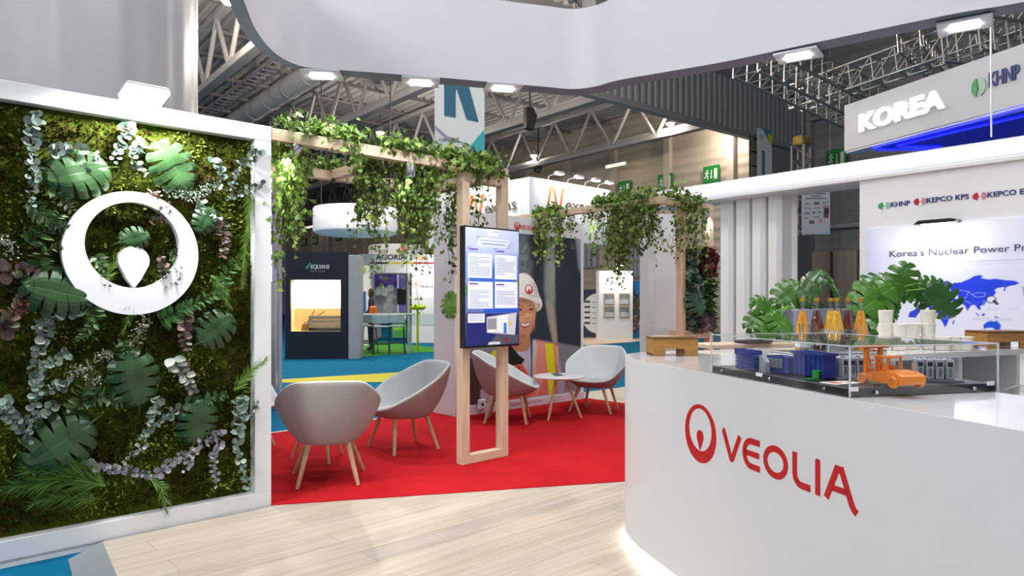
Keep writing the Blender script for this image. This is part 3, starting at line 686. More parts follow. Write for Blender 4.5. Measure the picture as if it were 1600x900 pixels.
SPR = [  # kind, pixel line, leaf size, colours, label
    ('euc', [(55, 172), (48, 230), (52, 290), (46, 325)], .05, EUC, 'silvery eucalyptus hanging at the top left corner of the moss wall'),
    ('euc', [(78, 240), (115, 232), (155, 245)], .05, EUC, 'pale eucalyptus lying across the upper left monstera leaf'),
    ('euc', [(85, 285), (115, 270), (140, 262)], .04, EUC, 'pale eucalyptus in front of the upper left monstera leaf'),
    ('euc', [(205, 190), (190, 220), (175, 250)], .055, EUC, 'brightly lit eucalyptus under the floodlight'),
    ('euc', [(225, 215), (205, 250), (225, 275)], .045, EUC, 'lit eucalyptus left of the bright monstera leaf'),
    ('euc', [(405, 232), (372, 262), (355, 300)], .045, EUC, 'eucalyptus at the top right corner reaching over the white frame'),
    ('euc', [(412, 285), (380, 300), (350, 315)], .04, EUC, 'eucalyptus crossing the right frame edge beside the ring'),
    ('euc', [(312, 315), (325, 335), (342, 345)], .04, ['c6d3c6', 'b4c5b4'], 'small bright eucalyptus tip at the upper right of the ring'),
    ('euc', [(335, 248), (345, 275), (335, 300)], .045, EUC, 'eucalyptus between the bright monstera leaf and the right frame'),
    ('euc', [(135, 480), (90, 490), (50, 510)], .05, EUC, 'grey eucalyptus under the left monstera leaf, lying sideways'),
    ('euc', [(75, 500), (60, 560), (52, 615), (40, 680)], .055, EUC, 'long grey eucalyptus running down the lower left of the moss wall'),
    ('euc', [(105, 548), (80, 565), (60, 580)], .045, EUC, 'eucalyptus side shoot, upper of three at lower left'),
    ('euc', [(108, 598), (80, 605), (58, 612)], .045, EUC, 'eucalyptus side shoot, middle of three at lower left'),
    ('euc', [(92, 632), (72, 640), (40, 660)], .045, EUC, 'eucalyptus side shoot, lowest of three at lower left'),
    ('euc', [(0, 625), (25, 660), (50, 690)], .05, EUC, 'eucalyptus at the very left edge beside the lower left monstera'),
    ('euc', [(100, 730), (150, 728), (200, 735), (235, 742)], .045, ['8d8c96', '7b7d86'], 'bluish grey eucalyptus lying along the bottom of the moss wall'),
    ('euc', [(245, 742), (270, 720), (300, 700)], .045, ['9a97a0', '84848c'], 'bluish grey eucalyptus rising at the bottom right'),
    ('euc', [(350, 672), (320, 685), (300, 705), (285, 735)], .045, ['a6a5ac', '8d8e96'], 'bluish grey eucalyptus under the shaded monstera leaf'),
    ('euc', [(345, 690), (330, 715), (335, 760)], .04, ['a6a5ac', '8d8e96'], 'short bluish grey eucalyptus hanging near the bottom right corner'),
    ('euc', [(378, 620), (370, 665), (368, 710), (384, 765)], .055, ['93a596', '7c8f82'], 'eucalyptus running down beside the right frame post'),
    ('euc', [(405, 630), (390, 645), (375, 655)], .03, EUC, 'tiny eucalyptus tip crossing the right frame post'),
    ('euc', [(245, 620), (235, 655), (215, 700), (190, 720)], .045, ['7e9080', '6b7f70', '94a596'], 'dusty eucalyptus in the middle lower part of the moss wall'),
    ('euc', [(285, 640), (262, 650), (235, 662)], .045, EUC, 'pale eucalyptus below the middle monstera leaf'),
    ('euc', [(245, 348), (250, 335), (262, 320)], .04, REDL, 'brownish leaf tip touching the inside of the ring, upper right'),
    ('red', [(232, 318), (238, 300), (248, 310)], .055, ['c6cdbd', '8b6f62'], 'leaf tip overlapping the top of the white ring'),
    ('red', [(258, 455), (255, 425), (248, 400)], .06, REDL, 'reddish leaves inside the ring, right of the drop'),
    ('red', [(290, 480), (285, 520), (292, 550)], .075, REDL, 'reddish leaves beside the lower right monstera leaf'),
    ('red', [(270, 560), (290, 590), (300, 615)], .075, ['8b978b', '9fa59a', '6f6463'], 'greyish purple leaves in the lower right of the moss wall'),
    ('red', [(5, 425), (35, 420), (60, 430)], .07, REDL, 'reddish leaves at the left edge beside the ring'),
    ('red', [(0, 520), (20, 490), (30, 460)], .07, REDL, 'reddish leaves below the left edge monstera'),
    ('red', [(345, 345), (350, 380), (345, 400)], .06, REDL, 'purplish leaves right of the ring'),
    ('fluff', [(10, 495), (35, 480), (50, 470)], .05, BER, 'rust coloured berries at the left edge of the moss wall'),
    ('fluff', [(265, 300), (300, 310), (325, 290)], .07, ['7f9382', '96a898', '6b7e6c'], 'feathery grey green bush at the upper right of the ring'),
    ('fluff', [(205, 540), (215, 520), (225, 500)], .07, FLU, 'dry grey flower cluster just below the ring'),
    ('fluff', [(110, 580), (130, 575), (145, 590)], .07, FLU, 'dry grey flower cluster left of the middle monstera leaf'),
    ('fluff', [(0, 370), (12, 385), (20, 400)], .07, FLU, 'dry grey flower cluster at the left edge, level with the ring'),
    ('fluff', [(150, 560), (165, 550), (172, 560)], .05, FLU, 'small dry flower cluster above the middle monstera leaf'),
    ('ruscus', [(50, 320), (75, 345), (105, 360)], .08, RUS, 'dark leafy branch left of the ring, upper one'),
    ('ruscus', [(45, 380), (70, 360), (95, 335)], .08, RUS, 'dark leafy branch left of the ring, middle one'),
    ('ruscus', [(60, 420), (65, 395), (90, 385)], .08, RUS, 'dark leafy branch left of the ring, lower one'),
    ('ruscus', [(60, 260), (85, 300), (110, 330)], .075, RUS, 'dark leafy branch below the upper left monstera leaf'),
    ('ruscus', [(135, 620), (160, 620), (190, 630)], .08, RUS, 'dark leafy branch left below the middle monstera leaf'),
    ('ruscus', [(120, 640), (130, 610), (150, 590)], .08, RUS, 'dark leafy branch above the lower left monstera leaf'),
    ('ruscus', [(140, 470), (150, 500), (120, 530)], .075, RUS, 'dark leafy branch beneath the lower left of the ring'),
    ('ruscus', [(250, 500), (290, 480), (350, 455)], .08, ['3f6a35', '4f7c3c', '345a2c'], 'green leafy branch beneath the lower right of the ring'),
    ('ruscus', [(340, 455), (350, 430), (375, 400)], .08, ['4f7c35', '3f6a2c'], 'green leafy branch right of the ring'),
    ('ruscus', [(290, 630), (320, 625), (350, 615)], .07, ['3f6a3c', '35583a'], 'green leafy branch above the shaded monstera leaf'),
    ('ruscus', [(270, 390), (280, 420), (268, 445)], .06, RUS, 'dark leaves inside the ring at the right'),
    ('ruscus', [(150, 400), (160, 420), (165, 445)], .06, RUS, 'dark leaves inside the ring at the left'),
    ('ruscus', [(180, 560), (190, 535), (200, 560)], .07, RUS, 'dark leaves between the ring and the middle monstera leaf'),
    ('needle', [(165, 760), (110, 745), (20, 760)], .2, NEE, 'long needled green branch at the bottom left, lower layer'),
    ('needle', [(150, 740), (95, 730), (40, 735)], .18, NEE, 'long needled green branch at the bottom left, upper layer'),
    ('needle', [(150, 780), (90, 775), (50, 785)], .14, NEE, 'short needled branch at the bottom left edge of the moss'),
    ('needle', [(365, 610), (385, 585), (412, 562)], .1, ['7a9a3c', '5f8a30'], 'needled branch poking over the right frame post'),
    ('needle', [(225, 740), (250, 760), (258, 800)], .09, ['7a9a4c', '5f8a38'], 'fine fern hanging over the bottom frame'),
    ('needle', [(160, 445), (175, 415), (195, 385)], .08, ['7a9a3c', '8aae48'], 'fine light green fern inside the ring beside the drop'),
    ('needle', [(390, 300), (385, 350), (378, 400), (375, 450)], .09, ['5d8428', '7a9a34'], 'green tendrils running down inside the right frame post'),
    ('needle', [(225, 460), (205, 480), (190, 520)], .08, ['5d8438', '4d7430'], 'green fern under the bottom of the ring'),
    ('needle', [(330, 430), (345, 450), (355, 480)], .08, ['5d8438', '4d7430'], 'green fern right of the lower ring'),
]
rnd = random.Random(21)
for kd, pl, sz, cols, lab in SPR:
    P = [wall_pt(x, y, -.0) for x, y in pl]; o0 = P[0].copy()
    loc = [p - o0 + Vector((0, -.015 * (i > 0) - .01 * i + rnd.uniform(0, .01), 0)) for i, p in enumerate(P)]
    mb = sprig(kd, loc, sz * (.92 if kd == 'euc' else .92), rnd, cols, {'needle': .014, 'fluff': .020, 'euc': sz * .42, 'ruscus': sz * .24, 'red': sz * .42}[kd])
    nm = {'euc': 'eucalyptus_sprig', 'ruscus': 'leafy_branch', 'red': 'leaf_sprig', 'needle': 'fern_branch', 'fluff': 'dried_flower_cluster'}[kd]
    o = mb.build(nm, attr_mat('sprig_leaf', .5, spec=.4, var=.12, trans=.12), None, fix=False, loc=B(o0.x, o0.y, o0.z), rot=UA)
    tag(o, lab, 'plant sprig', {'euc': 'eucalyptus sprigs on the moss wall', 'ruscus': 'leafy branches on the moss wall', 'red': 'reddish leaf sprigs on the moss wall', 'needle': 'fern branches on the moss wall', 'fluff': 'dried flowers on the moss wall'}[kd])
# floodlight over the wall
fl = thing('floodlight', 'bright floodlight panel standing over the top of the moss wall', 'lamp', B(a_of(226, -.06), -.06, 2.50), UA)
flo = MB(); flo.M = Matrix.Rotation(math.radians(-10), 4, 'X')
flo.rbox(-.115, .115, -.10, .10, .045, .075, .01); flo.M = None; flo.build('housing', M_white, fl)
fe = MB(); fe.M = Matrix.Rotation(math.radians(-10), 4, 'X'); fe.box(-.11, .11, -.095, .095, .03, .045); fe.M = None; fe.build('light_panel', mat('flood_panel', 'ffffff', .4, emit=25, var=0), fl)
MB().tube([(0, .08, .08), (0, .18, .06), (0, .22, .0)], .012, 8).rbox(-.04, .04, .16, .3, 0, .02).build('arm', M_chrome, fl, smooth=True)
def area(name, loc, rot, sx, sy, e, col='ffffff', parent=None, spread=None):
    l = bpy.data.lights.new(name, 'AREA'); l.shape = 'RECTANGLE'; l.size = sx; l.size_y = sy; l.energy = e; l.color = lin(col)
    if spread: l.spread = math.radians(spread)
    o = bpy.data.objects.new(name, l); COL.objects.link(o); o.location = loc; o.rotation_euler = rot
    if parent: o.parent = parent
    return o
area('flood_glow', (0, -.16, .03), (math.radians(28), 0, 0), .26, .16, 28, parent=fl, spread=150)
# ================================================================ the silver drum behind
dr = thing('silver_drum', 'tall glossy silver drum rising behind the moss wall at upper left', 'drum', (-5.25, 7.2, 0))
m_dr = mat('glossy_silver_skin', 'bcbcc2', .34, metal=.1, var=.03, scale=1.5)
dm = MB(); nn = 220; vs = []
for z in (0, 1, 2, 3, 4, 5, 6, 7):
    for k in range(nn):
        a = 2 * PI * k / nn; rr = 1.8 + .006 * math.sin(a * 23) + .004 * math.sin(a * 41 + z * .3); vs.append((rr * math.cos(a), rr * math.sin(a), z))
dm.add(vs, [(j * nn + k, j * nn + (k + 1) % nn, (j + 1) * nn + (k + 1) % nn, (j + 1) * nn + k) for j in range(7) for k in range(nn)]).build('drum_skin', m_dr, dr, smooth='all')
MB().lathe([(1.6, 6.9), (1.815, 6.95), (1.815, 7.05), (1.6, 7.1)], n=96).build('top_rim', M_gsteel, dr, smooth=True)
# slim lit wall just behind
sw = thing('slim_partition', 'slim lilac wall with a glowing vertical strip right of the moss wall', 'partition', at(425, 471, 9.0) - Vector((0, 0, H0)), .2)
MB().rbox(-.5, .09, 0, .3, -.04, 3.2, .005).build('panel', mat('lilac_grey_panel', 'aaa7bd', .5), sw)
MB().box(-.02, -.005, -.01, .0, 1.5, 3.1).build('light_strip', mat('violet_glow', 'b9b4ff', .5, emit=4), sw)
MB().rbox(.0, .08, -.2, -.02, -.04, 1.6, .01).build('steel_bar', M_chrome, sw)
# ================================================================ pergolas
def beam(mb, a0, a1, b0, b1, z0, z1): return mb.rbox(a0, a1, b0, b1, z0, z1, .003)
pg = thing('pergola', 'pale oak pergola joining the moss wall and carrying the upright screen', 'pergola', A0, UA)
AR = 2.12; T = .08
beam(MB(), 0.002, AR, 0, T, 2.42, 2.50).build('beam', M_oak, pg)
beam(MB(), 0.002, AR, 1.10, 1.10 + T, 2.42, 2.50).build('beam', M_oak, pg)
for a in (1.0, AR - T, .01): beam(MB(), a, a + T, T, 1.10, 2.421, 2.499).build('beam', M_oaky, pg)
AP = a_of(722.5, 0)
beam(MB(), AP, AR, 0, T, 2.34, 2.42).build('beam', M_oak, pg)
beam(MB(), AP, AP + T, 0, T, .08, 2.34).build('post', M_oakz, pg)
beam(MB(), AR - T, AR, 0, T, .08, 2.34).build('post', M_oakz, pg)
beam(MB(), AP, AR, 0, T, .007, .08).build('base_rail', M_oak, pg)
# right pergola
pr = thing('pergola', 'pale oak pergola on the right with ivy and a narrow planted frame', 'pergola', A0, UA)
a1, a2 = 4.385, 5.42; a3 = a_of(1056, T)
beam(MB(), a1, a1 + T, 0, 2.42, 2.422, 2.50).build('beam', M_oaky, pr)
beam(MB(), a1 + T, a2, 0, T, 2.42, 2.50).build('beam', M_oak, pr)
for a in (a3, a2 - T): beam(MB(), a, a + T, 0, T, .007, 2.42).build('post', M_oakz, pr)
beam(MB(), a3 + T, a2 - T, 0, T, .007, .09).build('base_rail', M_oak, pr)
beam(MB(), a3 + T, a2 - T, 0, .24, .92, 1.02).build('shelf', M_oak, pr)
# planted frame
pf = thing('planted_frame', 'narrow moss panel with dark plants between the oak posts', 'plant wall', B(a3 + T + .002, .0, 1.021), UA)
wd = a2 - a3 - 2 * T - .004; hh = zb(428, (a3 + a2) / 2, .1) - 1.02 + .28
MB().rbox(0, wd, .01, .075, 0, hh, .01).build('moss_bed', moss_mat(), pf)
rnd = random.Random(5); mb = MB(); mb.col = (1, 1, 1)
for k in range(900):
    x = rnd.uniform(0, wd); z = rnd.uniform(0, hh); 
    if z > hh * .72 and x > wd * .4: cs, sh, s = ['5c2a30', '6f3a3a', '8a5a52', '472028'], OVAL, .12
    elif z < hh * .2 and wd * .3 < x < wd * .8: cs, sh, s = ['7a6a72', '8d7f86', '5c4c56'], OVAL, .12
    elif x < wd * .45: cs, sh, s = ['3d5c48', '5d7d68', '2f4a3a', '7a9384'], ROUND, .07
    else: cs, sh, s = ['2f4f26', '446a30', '28401f', '5d8438'], LANCE, .11
    put(mb, sh, (x, .01 + rnd.uniform(-.06, .02), z), Vector((rnd.uniform(-1, 1), -.9, rnd.uniform(-1, .6))), rv(rnd), s * rnd.uniform(.7, 1.2), shade(rnd.choice(cs), .2, rnd))
o = mb.build('foliage', M_leaf, pf, fix=False); o['kind'] = 'stuff'
mb = MB(); mb.col = (1, 1, 1); monstera_mesh(mb, frame((wd * .12, -.05, hh * .52), (.1, -.4, -1), (-.3, -1, .1), .33), '2c5238'); mb.build('broad_leaf', M_mon, pf, smooth='all', fix=False)
# ================================================================ ivy
IVC = ['5e7d33', '6f9138', '4a6629', '84a548', '3b5423', '93ad5a', '55752f']
IVB = ['7ea23c', '93b84a', 'a9cb5a', '6a8f34']
def ivy(p0, p1, n, lmin, lmax, lab, seed, spread=.06, size=.05, cols=IVC, top=True, env=None, dens=.026, trail=.03):
    """ivy clump hanging from the beam between the stand points p0 and p1"""
    rn = random.Random(seed); a = B(*p0); b = B(*p1); d = (b - a); org = a.lerp(b, .5)
    leaves = MB(); leaves.col = (1, 1, 1); stems = MB(); nrm = Vector((-.2, -1, .1)).normalized()
    for i in range(n):
        t = rn.random() if n > 3 else (i + .5) / n
        e = env(t) if env else (1 - abs(2 * t - 1) ** 2.2 * .55); L = (lmin + (lmax - lmin) * rn.random() ** 1.3) * e
        off = Vector((rn.gauss(0, 1), rn.gauss(0, 1), 0)) * spread
        p = a + d * t + off * .4 - org; pts = [p + Vector((0, 0, .03))]; k = 0; drift = Vector((rn.gauss(0, 1), rn.gauss(0, 1), 0)) * .05
        q = p + off + Vector((0, 0, .015))
        pts.append(q); ph = rn.uniform(0, 6)
        while k < L:
            k += .05; q = q + Vector((math.sin(ph + k * 7) * .008, math.cos(ph + k * 6) * .008, -.05)) + drift * .05; pts.append(q.copy())
        stems.tube(pts, .0022, 4, False)
        for j in range(1, len(pts)):
            s0 = pts[j - 1]; s1 = pts[j]; m = max(1, int((s1 - s0).length / dens + rn.random()))
            for u in range(m):
                c = s0.lerp(s1, rn.random()) + Vector((rn.gauss(0, 1), rn.gauss(0, 1), rn.gauss(0, .6))) * trail
                ang = rn.uniform(0, 2 * PI); on = Vector((math.cos(ang), math.sin(ang), .5)) + nrm * .8
                tip = Vector((rn.uniform(-.8, .8), rn.uniform(-.8, .8), -1 + rn.uniform(0, .8)))
                put(leaves, IVY, c, tip, on, size * rn.uniform(.55, 1.2) * (1.0 if k < L * .8 else .8), shade(rn.choice(cols), .22, rn))
    t = thing('ivy_clump', lab, 'ivy', org, 0, 'ivy trailing over the oak pergolas')
    stems.build('stems', M_bark, t, fix=False); o = leaves.build('leaves', M_leaf, t, fix=False)
    return t
def garland(p0, p1, n, lab, seed, h=.07, w=.05, size=.05, cols=IVC, droop=.0):
    rn = random.Random(seed); a = B(*p0); b = B(*p1); org = a.lerp(b, .5); leaves = MB(); leaves.col = (1, 1, 1); stems = MB()
    for s in range(4):
        pts = [a.lerp(b, k / 12) - org + Vector((rn.gauss(0, 1) * w * .4, rn.gauss(0, 1) * w * .4, .012 + abs(rn.gauss(0, 1)) * h * .3)) for k in range(13)]; stems.tube(pts, .0025, 4, False)
    for k in range(n):
        t = rn.random(); bump = .5 + .5 * abs(math.sin(t * 9 + seed))
        c = a.lerp(b, t) - org + Vector((rn.gauss(0, 1) * w, rn.gauss(0, 1) * w, abs(rn.gauss(0, 1)) * h * bump + .01))
        if rn.random() < droop: c.z -= rn.uniform(0, .14); c += Vector((.05, -.07, 0))
        put(leaves, IVY, c, rv(rn, -.4), Vector((rn.uniform(-1, 1), rn.uniform(-1.3, .4), rn.uniform(.1, 1))), size * rn.uniform(.6, 1.2), shade(rn.choice(cols), .22, rn))
    t = thing('ivy_garland', lab, 'ivy', org, 0, 'ivy trailing over the oak pergolas'); stems.build('stems', M_bark, t, fix=False); leaves.build('leaves', M_leaf, t, fix=False); return t
Z2 = 2.50
def ab(x, b, z=Z2): return (a_of(x, b), b, z)
garland(ab(445, .04), ab(565, .04), 420, 'ivy lying on the front beam near the moss wall', 1, .06, .05, droop=.12)
garland(ab(595, .04), ab(690, .04), 420, 'ivy lying on the front beam above the dense hanging clump', 2, .055, .045, droop=.1)
garland(ab(690, .04), ab(775, .04), 520, 'ivy lying on the front beam above the upright screen', 3, .06, .05, droop=.35)
garland(ab(455, 1.14), ab(560, 1.14), 330, 'ivy lying on the rear beam of the left pergola', 4, .06, .05, droop=.2)
garland((2.08, .45, Z2), (2.08, 1.1, Z2), 200, 'ivy lying on the cross beam behind the upright screen', 5, .05, .045)
ivy(ab(430, .10, 2.42), ab(472, .10, 2.42), 34, .35, .95, 'bright lit ivy clump hanging right beside the moss wall', 11, .035, .055, IVB + IVC[:3], env=lambda t: 1 - .5 * t)
ivy(ab(436, .14, 2.42), ab(452, .14, 2.42), 3, .9, 1.35, 'long thin ivy strand hanging lowest beside the moss wall', 31, .02, .045, IVB)
ivy(ab(508, .0, 2.47), ab(512, .0, 2.47), 2, .15, .3, 'short ivy shoot hanging over the front beam', 32, .02, .04)
ivy(ab(548, .0, 2.47), ab(556, .0, 2.47), 5, .12, .3, 'ivy shoots tumbling over the front beam left of the mid beam', 33, .03, .05)
ivy(ab(562, .2, 2.42), ab(592, .2, 2.42), 34, .3, .72, 'ivy clump hanging in front of the round white sign', 12, .03, .055)
ivy(ab(572, .2, 2.3), ab(588, .2, 2.3), 4, .6, .95, 'thin ivy tails under the clump before the round white sign', 34, .05, .045)
ivy(ab(628, .12, 2.42), ab(676, .12, 2.42), 85, .32, .75, 'dense wide ivy clump hanging left of the upright screen', 13, .03, .052)
ivy(ab(634, .12, 2.0), ab(662, .12, 2.0), 6, .4, .8, 'thin ivy tails under the dense wide clump', 35, .05, .042)
ivy((2.04, .42, 2.40), (2.04, .75, 2.40), 16, .5, .95, 'ivy hanging behind the left post of the upright screen', 14, .05, .05)
ivy(ab(745, -.01, 2.46), ab(752, -.01, 2.46), 5, .2, .38, 'short ivy shoots beside the screen post top', 36, .02, .05)
ivy(ab(768, -.01, 2.48), ab(776, -.01, 2.48), 4, .1, .3, 'short ivy shoots over the top right corner of the screen frame', 37, .02, .04)
# right pergola ivy (beam runs away from the viewer at a1)
def bb(x, z=Z2): return (a1 + .04, b_of(x, a1 + .04), z)
garland(bb(930), bb(1022), 420, 'ivy lying on the right pergola beam before the exit signs', 6, .06, .05)
garland(bb(840), bb(875), 160, 'ivy tuft lying on the right pergola beam near the wide white wall', 7, .05, .05, .055)
garland((a1 + .12, .03, Z2), (a2 - .35, .03, Z2), 300, 'ivy lying on the short front beam above the planted frame', 8, .06, .06, .05, IVC + ['a9c077'], droop=.3)
ivy(bb(838, 2.46), bb(876, 2.46), 34, .3, .75, 'bright ivy clump hanging before the big portrait poster', 15, .06, .06, IVB + IVC)
ivy(bb(885, 2.46), bb(898, 2.46), 5, .15, .45, 'small ivy shoots right of the clump before the poster', 38, .05, .05)
ivy(bb(905, 2.44), bb(928, 2.44), 8, .12, .3, 'short ivy fringe under the beam left of the widest clump', 39, .06, .05)
ivy(bb(944, 2.44), bb(1008, 2.44), 72, .5, 1.0, 'widest ivy clump hanging from the right pergola beam', 16, .07, .055, env=lambda t: .5 + .5 * math.sin(PI * min(1, t * 1.3 + .05)) if t < .75 else .55)
ivy(bb(1010, 2.44), bb(1024, 2.44), 7, .35, .8, 'thin dark ivy strands right of the widest clump', 17, .04, .05)
ivy((a1 + .28, -.02, 2.44), (a1 + .55, -.02, 2.44), 12, .35, 1.0, 'ivy hanging in front of the left post of the planted frame', 18, .05, .055, IVC + ['a9c077'])
ivy((a1 + .6, -.02, 2.44), (a2 - .38, -.02, 2.44), 12, .5, .9, 'ivy hanging over the planted frame', 19, .05, .055, IVC + ['a9c077'])
# ================================================================ silver spotlights on the beams
def spot(p, lab, tilt=(0, 0), e=18, aim=(0, 0, -1)):
    t = thing('spotlight', lab, 'spotlight', p, 0, 'silver can spotlights under the pergola beams')
    M = Matrix.Rotation(tilt[0], 4, 'X') @ Matrix.Rotation(tilt[1], 4, 'Y')
    m = MB(); m.M = M; m.lathe([(.02, 0), (.045, -.003), (.047, -.02), (.047, -.10), (.044, -.105), (.040, -.09), (.036, -.05)], n=24); m.build('can', M_chrome, t, smooth=True)
    m = MB(); m.M = M; m.lathe([(.034, -.052), (.03, -.07), (.01, -.075)], n=16); m.build('bulb', M_lamp, t, smooth=True)
    MB().box(-.02, .02, -.02, .02, -.002, .012).build('mount', M_chrome, t)
    l = bpy.data.lights.new('spot_glow', 'SPOT'); l.energy = e; l.spot_size = 1.9; l.spot_blend = .6; l.shadow_soft_size = .03
    lo = bpy.data.objects.new('spot_glow', l); COL.objects.link(lo); lo.parent = t; lo.location = (M @ Vector((0, 0, -.11))); lo.rotation_euler = M.to_euler()
    return t
spot(B(*ab(640, .03, 2.42)), 'silver can spotlight under the front beam of the left pergola', e=14)
spot(B(.20, .03, 2.42), 'silver can spotlight beside the moss wall', (0, .5), 70)
spot(B(a1 + .04, b_of(935, a1), 2.42), 'silver can spotlight under the right pergola beam near the poster', (.3, .5), 30)
spot(B(a2 - .17, .04, 2.42), 'tilted silver can spotlight on the corner of the right pergola', (0, -.7), 15)
# ================================================================ upright screen
sx0, sx1 = a_of(725, -.09), a_of(812, -.09); sw_ = sx1 - sx0
zt, zl = zb(351.5, sx0, -.09), zb(545, sx0, -.09); sh_ = zt - zl
tv = thing('upright_screen', 'tall display screen showing information panels, fixed to the oak posts', 'screen', B(sx0, -.09, zl), UA)
MB().rbox(0, sw_, 0, .06, 0, sh_, .006).build('bezel', M_black, tv)
MB().box(sw_ * .15, sw_ * .85, .06, .09, sh_ * .3, sh_ * .7).build('wall_bracket', M_steel, tv)
bz = .014; pw_, ph_ = sw_ - 2 * bz, sh_ - 2 * bz - .004
P = Print(pw_, ph_, 200, 330, '3f62b8'); P.grad('1c1f55', 'c9d3f4', 0, ph_)
q = lambda x, y: ((x - 38) / (386 - 38) * pw_, ph_ * (1 - (y - 60 - (x - 38) * .05) / (860 - 60 - (x - 38) * .045)))
def Q(y): return ph_ * (1 - (y - 66) / 795)
def X(x): return (x - 38) / 348 * pw_
P.rect(0, pw_, Q(620), Q(250), '3d68c4', .1); P.rect(0, X(60), Q(430), Q(250), '7f9fdc', .04); P.ell(X(40), Q(490), .03, .05, '4c7a46', .02); P.ell(X(380), Q(430), .03, .03, '5a8a4c', .02)
P.rect(0, pw_, 0, Q(640), '20256a', .03); P.rect(X(150), X(386), Q(640), Q(610), '2a57c4', .02)
P.ell(X(200), Q(235), .2, .08, 'b9c8f2', .1, alpha=.7)
P.poly([(X(172), Q(66)), (X(255), Q(66)), (X(245), Q(110)), (X(182), Q(110))], 'eef0fa')
P.rect(X(110), X(320), Q(190), Q(130), 'dfe6fa', .01, alpha=.6)
for (x0, x1, z0, z1) in ((108, 130, 122, 126), (108, 111, 122, 150), (300, 322, 186, 190), (319, 322, 160, 190), (50, 75, 195, 198), (50, 53, 195, 215), (222, 245, 195, 198), (222, 225, 195, 215)): P.rect(X(x0), X(x1), Q(z1), Q(z0), '4a2a7a')
P.rect(X(128), X(305), Q(150), Q(146), '8d97bd'); P.rect(X(145), X(290), Q(172), Q(167), '474a66')
for x0, x1, y0, y1 in ((52, 205, 238, 402), (224, 372, 240, 408), (52, 210, 428, 610), (224, 376, 425, 608), (52, 158, 645, 705)): P.rect(X(x0), X(x1), Q(y1), Q(y0), 'e4eaf9')
for x0, y0 in ((60, 200), (232, 204), (60, 432), (232, 434)):
    P.rect(X(x0), X(x0 + 55), Q(y0 + 16), Q(y0 + 6), '6a3f9a'); P.rect(X(x0), X(x0 + 75), Q(y0 + 27), Q(y0 + 23), 'b3b7cf')
for x0, y0, y1 in ((64, 262, 392), (232, 264, 380), (64, 488, 600), (232, 490, 585), (60, 655, 695)):
    y = y0; rr = random.Random(int(x0 + y0))
    while y < y1:
        P.rect(X(x0), X(x0 + (rr.choice([128, 120, 132, 60]) if y0 != 655 else 85)), Q(y + 4), Q(y), '8289a6'); y += 11
P.poly([(X(170), Q(668)), (X(372), Q(640)), (X(360), Q(800)), (X(172), Q(775))], 'c2c6cc'); P.poly([(X(240), Q(665)), (X(312), Q(655)), (X(312), Q(780)), (X(235), Q(770))], 'e6e8ea')
P.rect(X(282), X(303), Q(785), Q(712), '3a78c8'); P.rect(X(315), X(332), Q(735), Q(700), 'd8b83c'); P.rect(X(176), X(235), Q(760), Q(680), '8f9296', .01); P.rect(X(178), X(230), Q(770), Q(755), 'f2f2f2')
for k in range(4): P.line([(X(180 + k * 14), Q(680)), (X(180 + k * 14), Q(760))], .002, '60646c')
for k in range(3): P.line([(X(235), Q(690 + k * 25)), (X(312), Q(683 + k * 27))], .002, '9a9ea8')
P.poly([(X(235), Q(790)), (X(386), Q(800)), (X(386), 0), (X(180), 0)], '4c545e', .02); P.ell(X(300), Q(830), .035, .02, '7a3048', .01)
P.poly([(X(178), Q(858)), (X(262), Q(858)), (X(255), Q(840)), (X(186), Q(840))], 'c9ccd6')
scr = P.build('screen_picture', attr_mat('lit_screen', .2, emit=.38, spec=.5), tv, x=bz, z=bz + .004, y=-.003, thick=.004)
ring('screen_logo', M_red, tv, .008, .0055, sh_ - .036, sh_ - .0355, -.0045, -.003, 20, x=sw_ * .51)
lettering('screen_logo', 'VEOLIA', sw_ * .535, sh_ - .040, .009, M_dark, tv, depth=.001, y=-.004)
# ================================================================ white cabinet wall with the portrait
DB = 1.93
pa0, pa1 = a_of(711, DB), a_of(912, DB)
cw = thing('display_wall', 'white free-standing wall carrying the portrait poster', 'partition', B(pa0, DB, 0), UA); WL = pa1 - pa0
MB().rbox(0, WL, 0, .42, .006, 2.42, .004).build('wall_body', M_whitem, cw)
MB().box(.0, WL, -.012, 0, .006, .10).build('skirting', mat('lilac_skirting', 'cfc3d0', .5), cw)
pz = lambda x, y: zb(y, a_of(x, DB), DB)
px = lambda x: a_of(x, DB) - pa0
x0p, x1p = px(728), px(907); zp0 = .125; zp1 = pz(900, 373)
PH = Print(x1p - x0p, zp1 - zp0, 280, 330, '232c3a')
def c8(x, y): X_ = 800 + x / 4.09; Y_ = 400 + y / 4.09; return (px(X_) - x0p, pz(X_, Y_) - zp0)
def pp(X_, Y_): return (px(X_) - x0p, pz(X_, Y_) - zp0)
PH.poly([pp(800, 360), pp(826, 365), pp(830, 430), pp(812, 450), pp(790, 450)], '5a666c', .12)
PH.poly([pp(852, 365), pp(865, 365), pp(868, 430), pp(866, 480), pp(871, 538), pp(866, 540), pp(856, 500), pp(850, 450)], '7d8a86', .07)
PH.poly([pp(852, 470), pp(864, 480), pp(871, 538), pp(864, 536)], 'a08f7c', .05); PH.poly([pp(868, 365), pp(872, 440), pp(876, 540), pp(872, 540), pp(867, 440)], '18202c', .03)
PH.poly([pp(872, 365), pp(898, 365), pp(905, 440), pp(905, 545), pp(872, 540)], '1c2636', .08); PH.poly([pp(898, 360), pp(912, 360), pp(912, 430), pp(904, 420)], '8797a3', .08)
PH.poly([pp(725, 528), pp(837, 530), pp(907, 542), pp(912, 650), pp(725, 650)], '77787e', .03)
PH.poly([pp(725, 560), pp(752, 560), pp(753, 650), pp(725, 650)], '4a3a38', .02); PH.poly([pp(750, 610), pp(775, 590), pp(795, 650), pp(750, 650)], 'b7a3ba', .03)
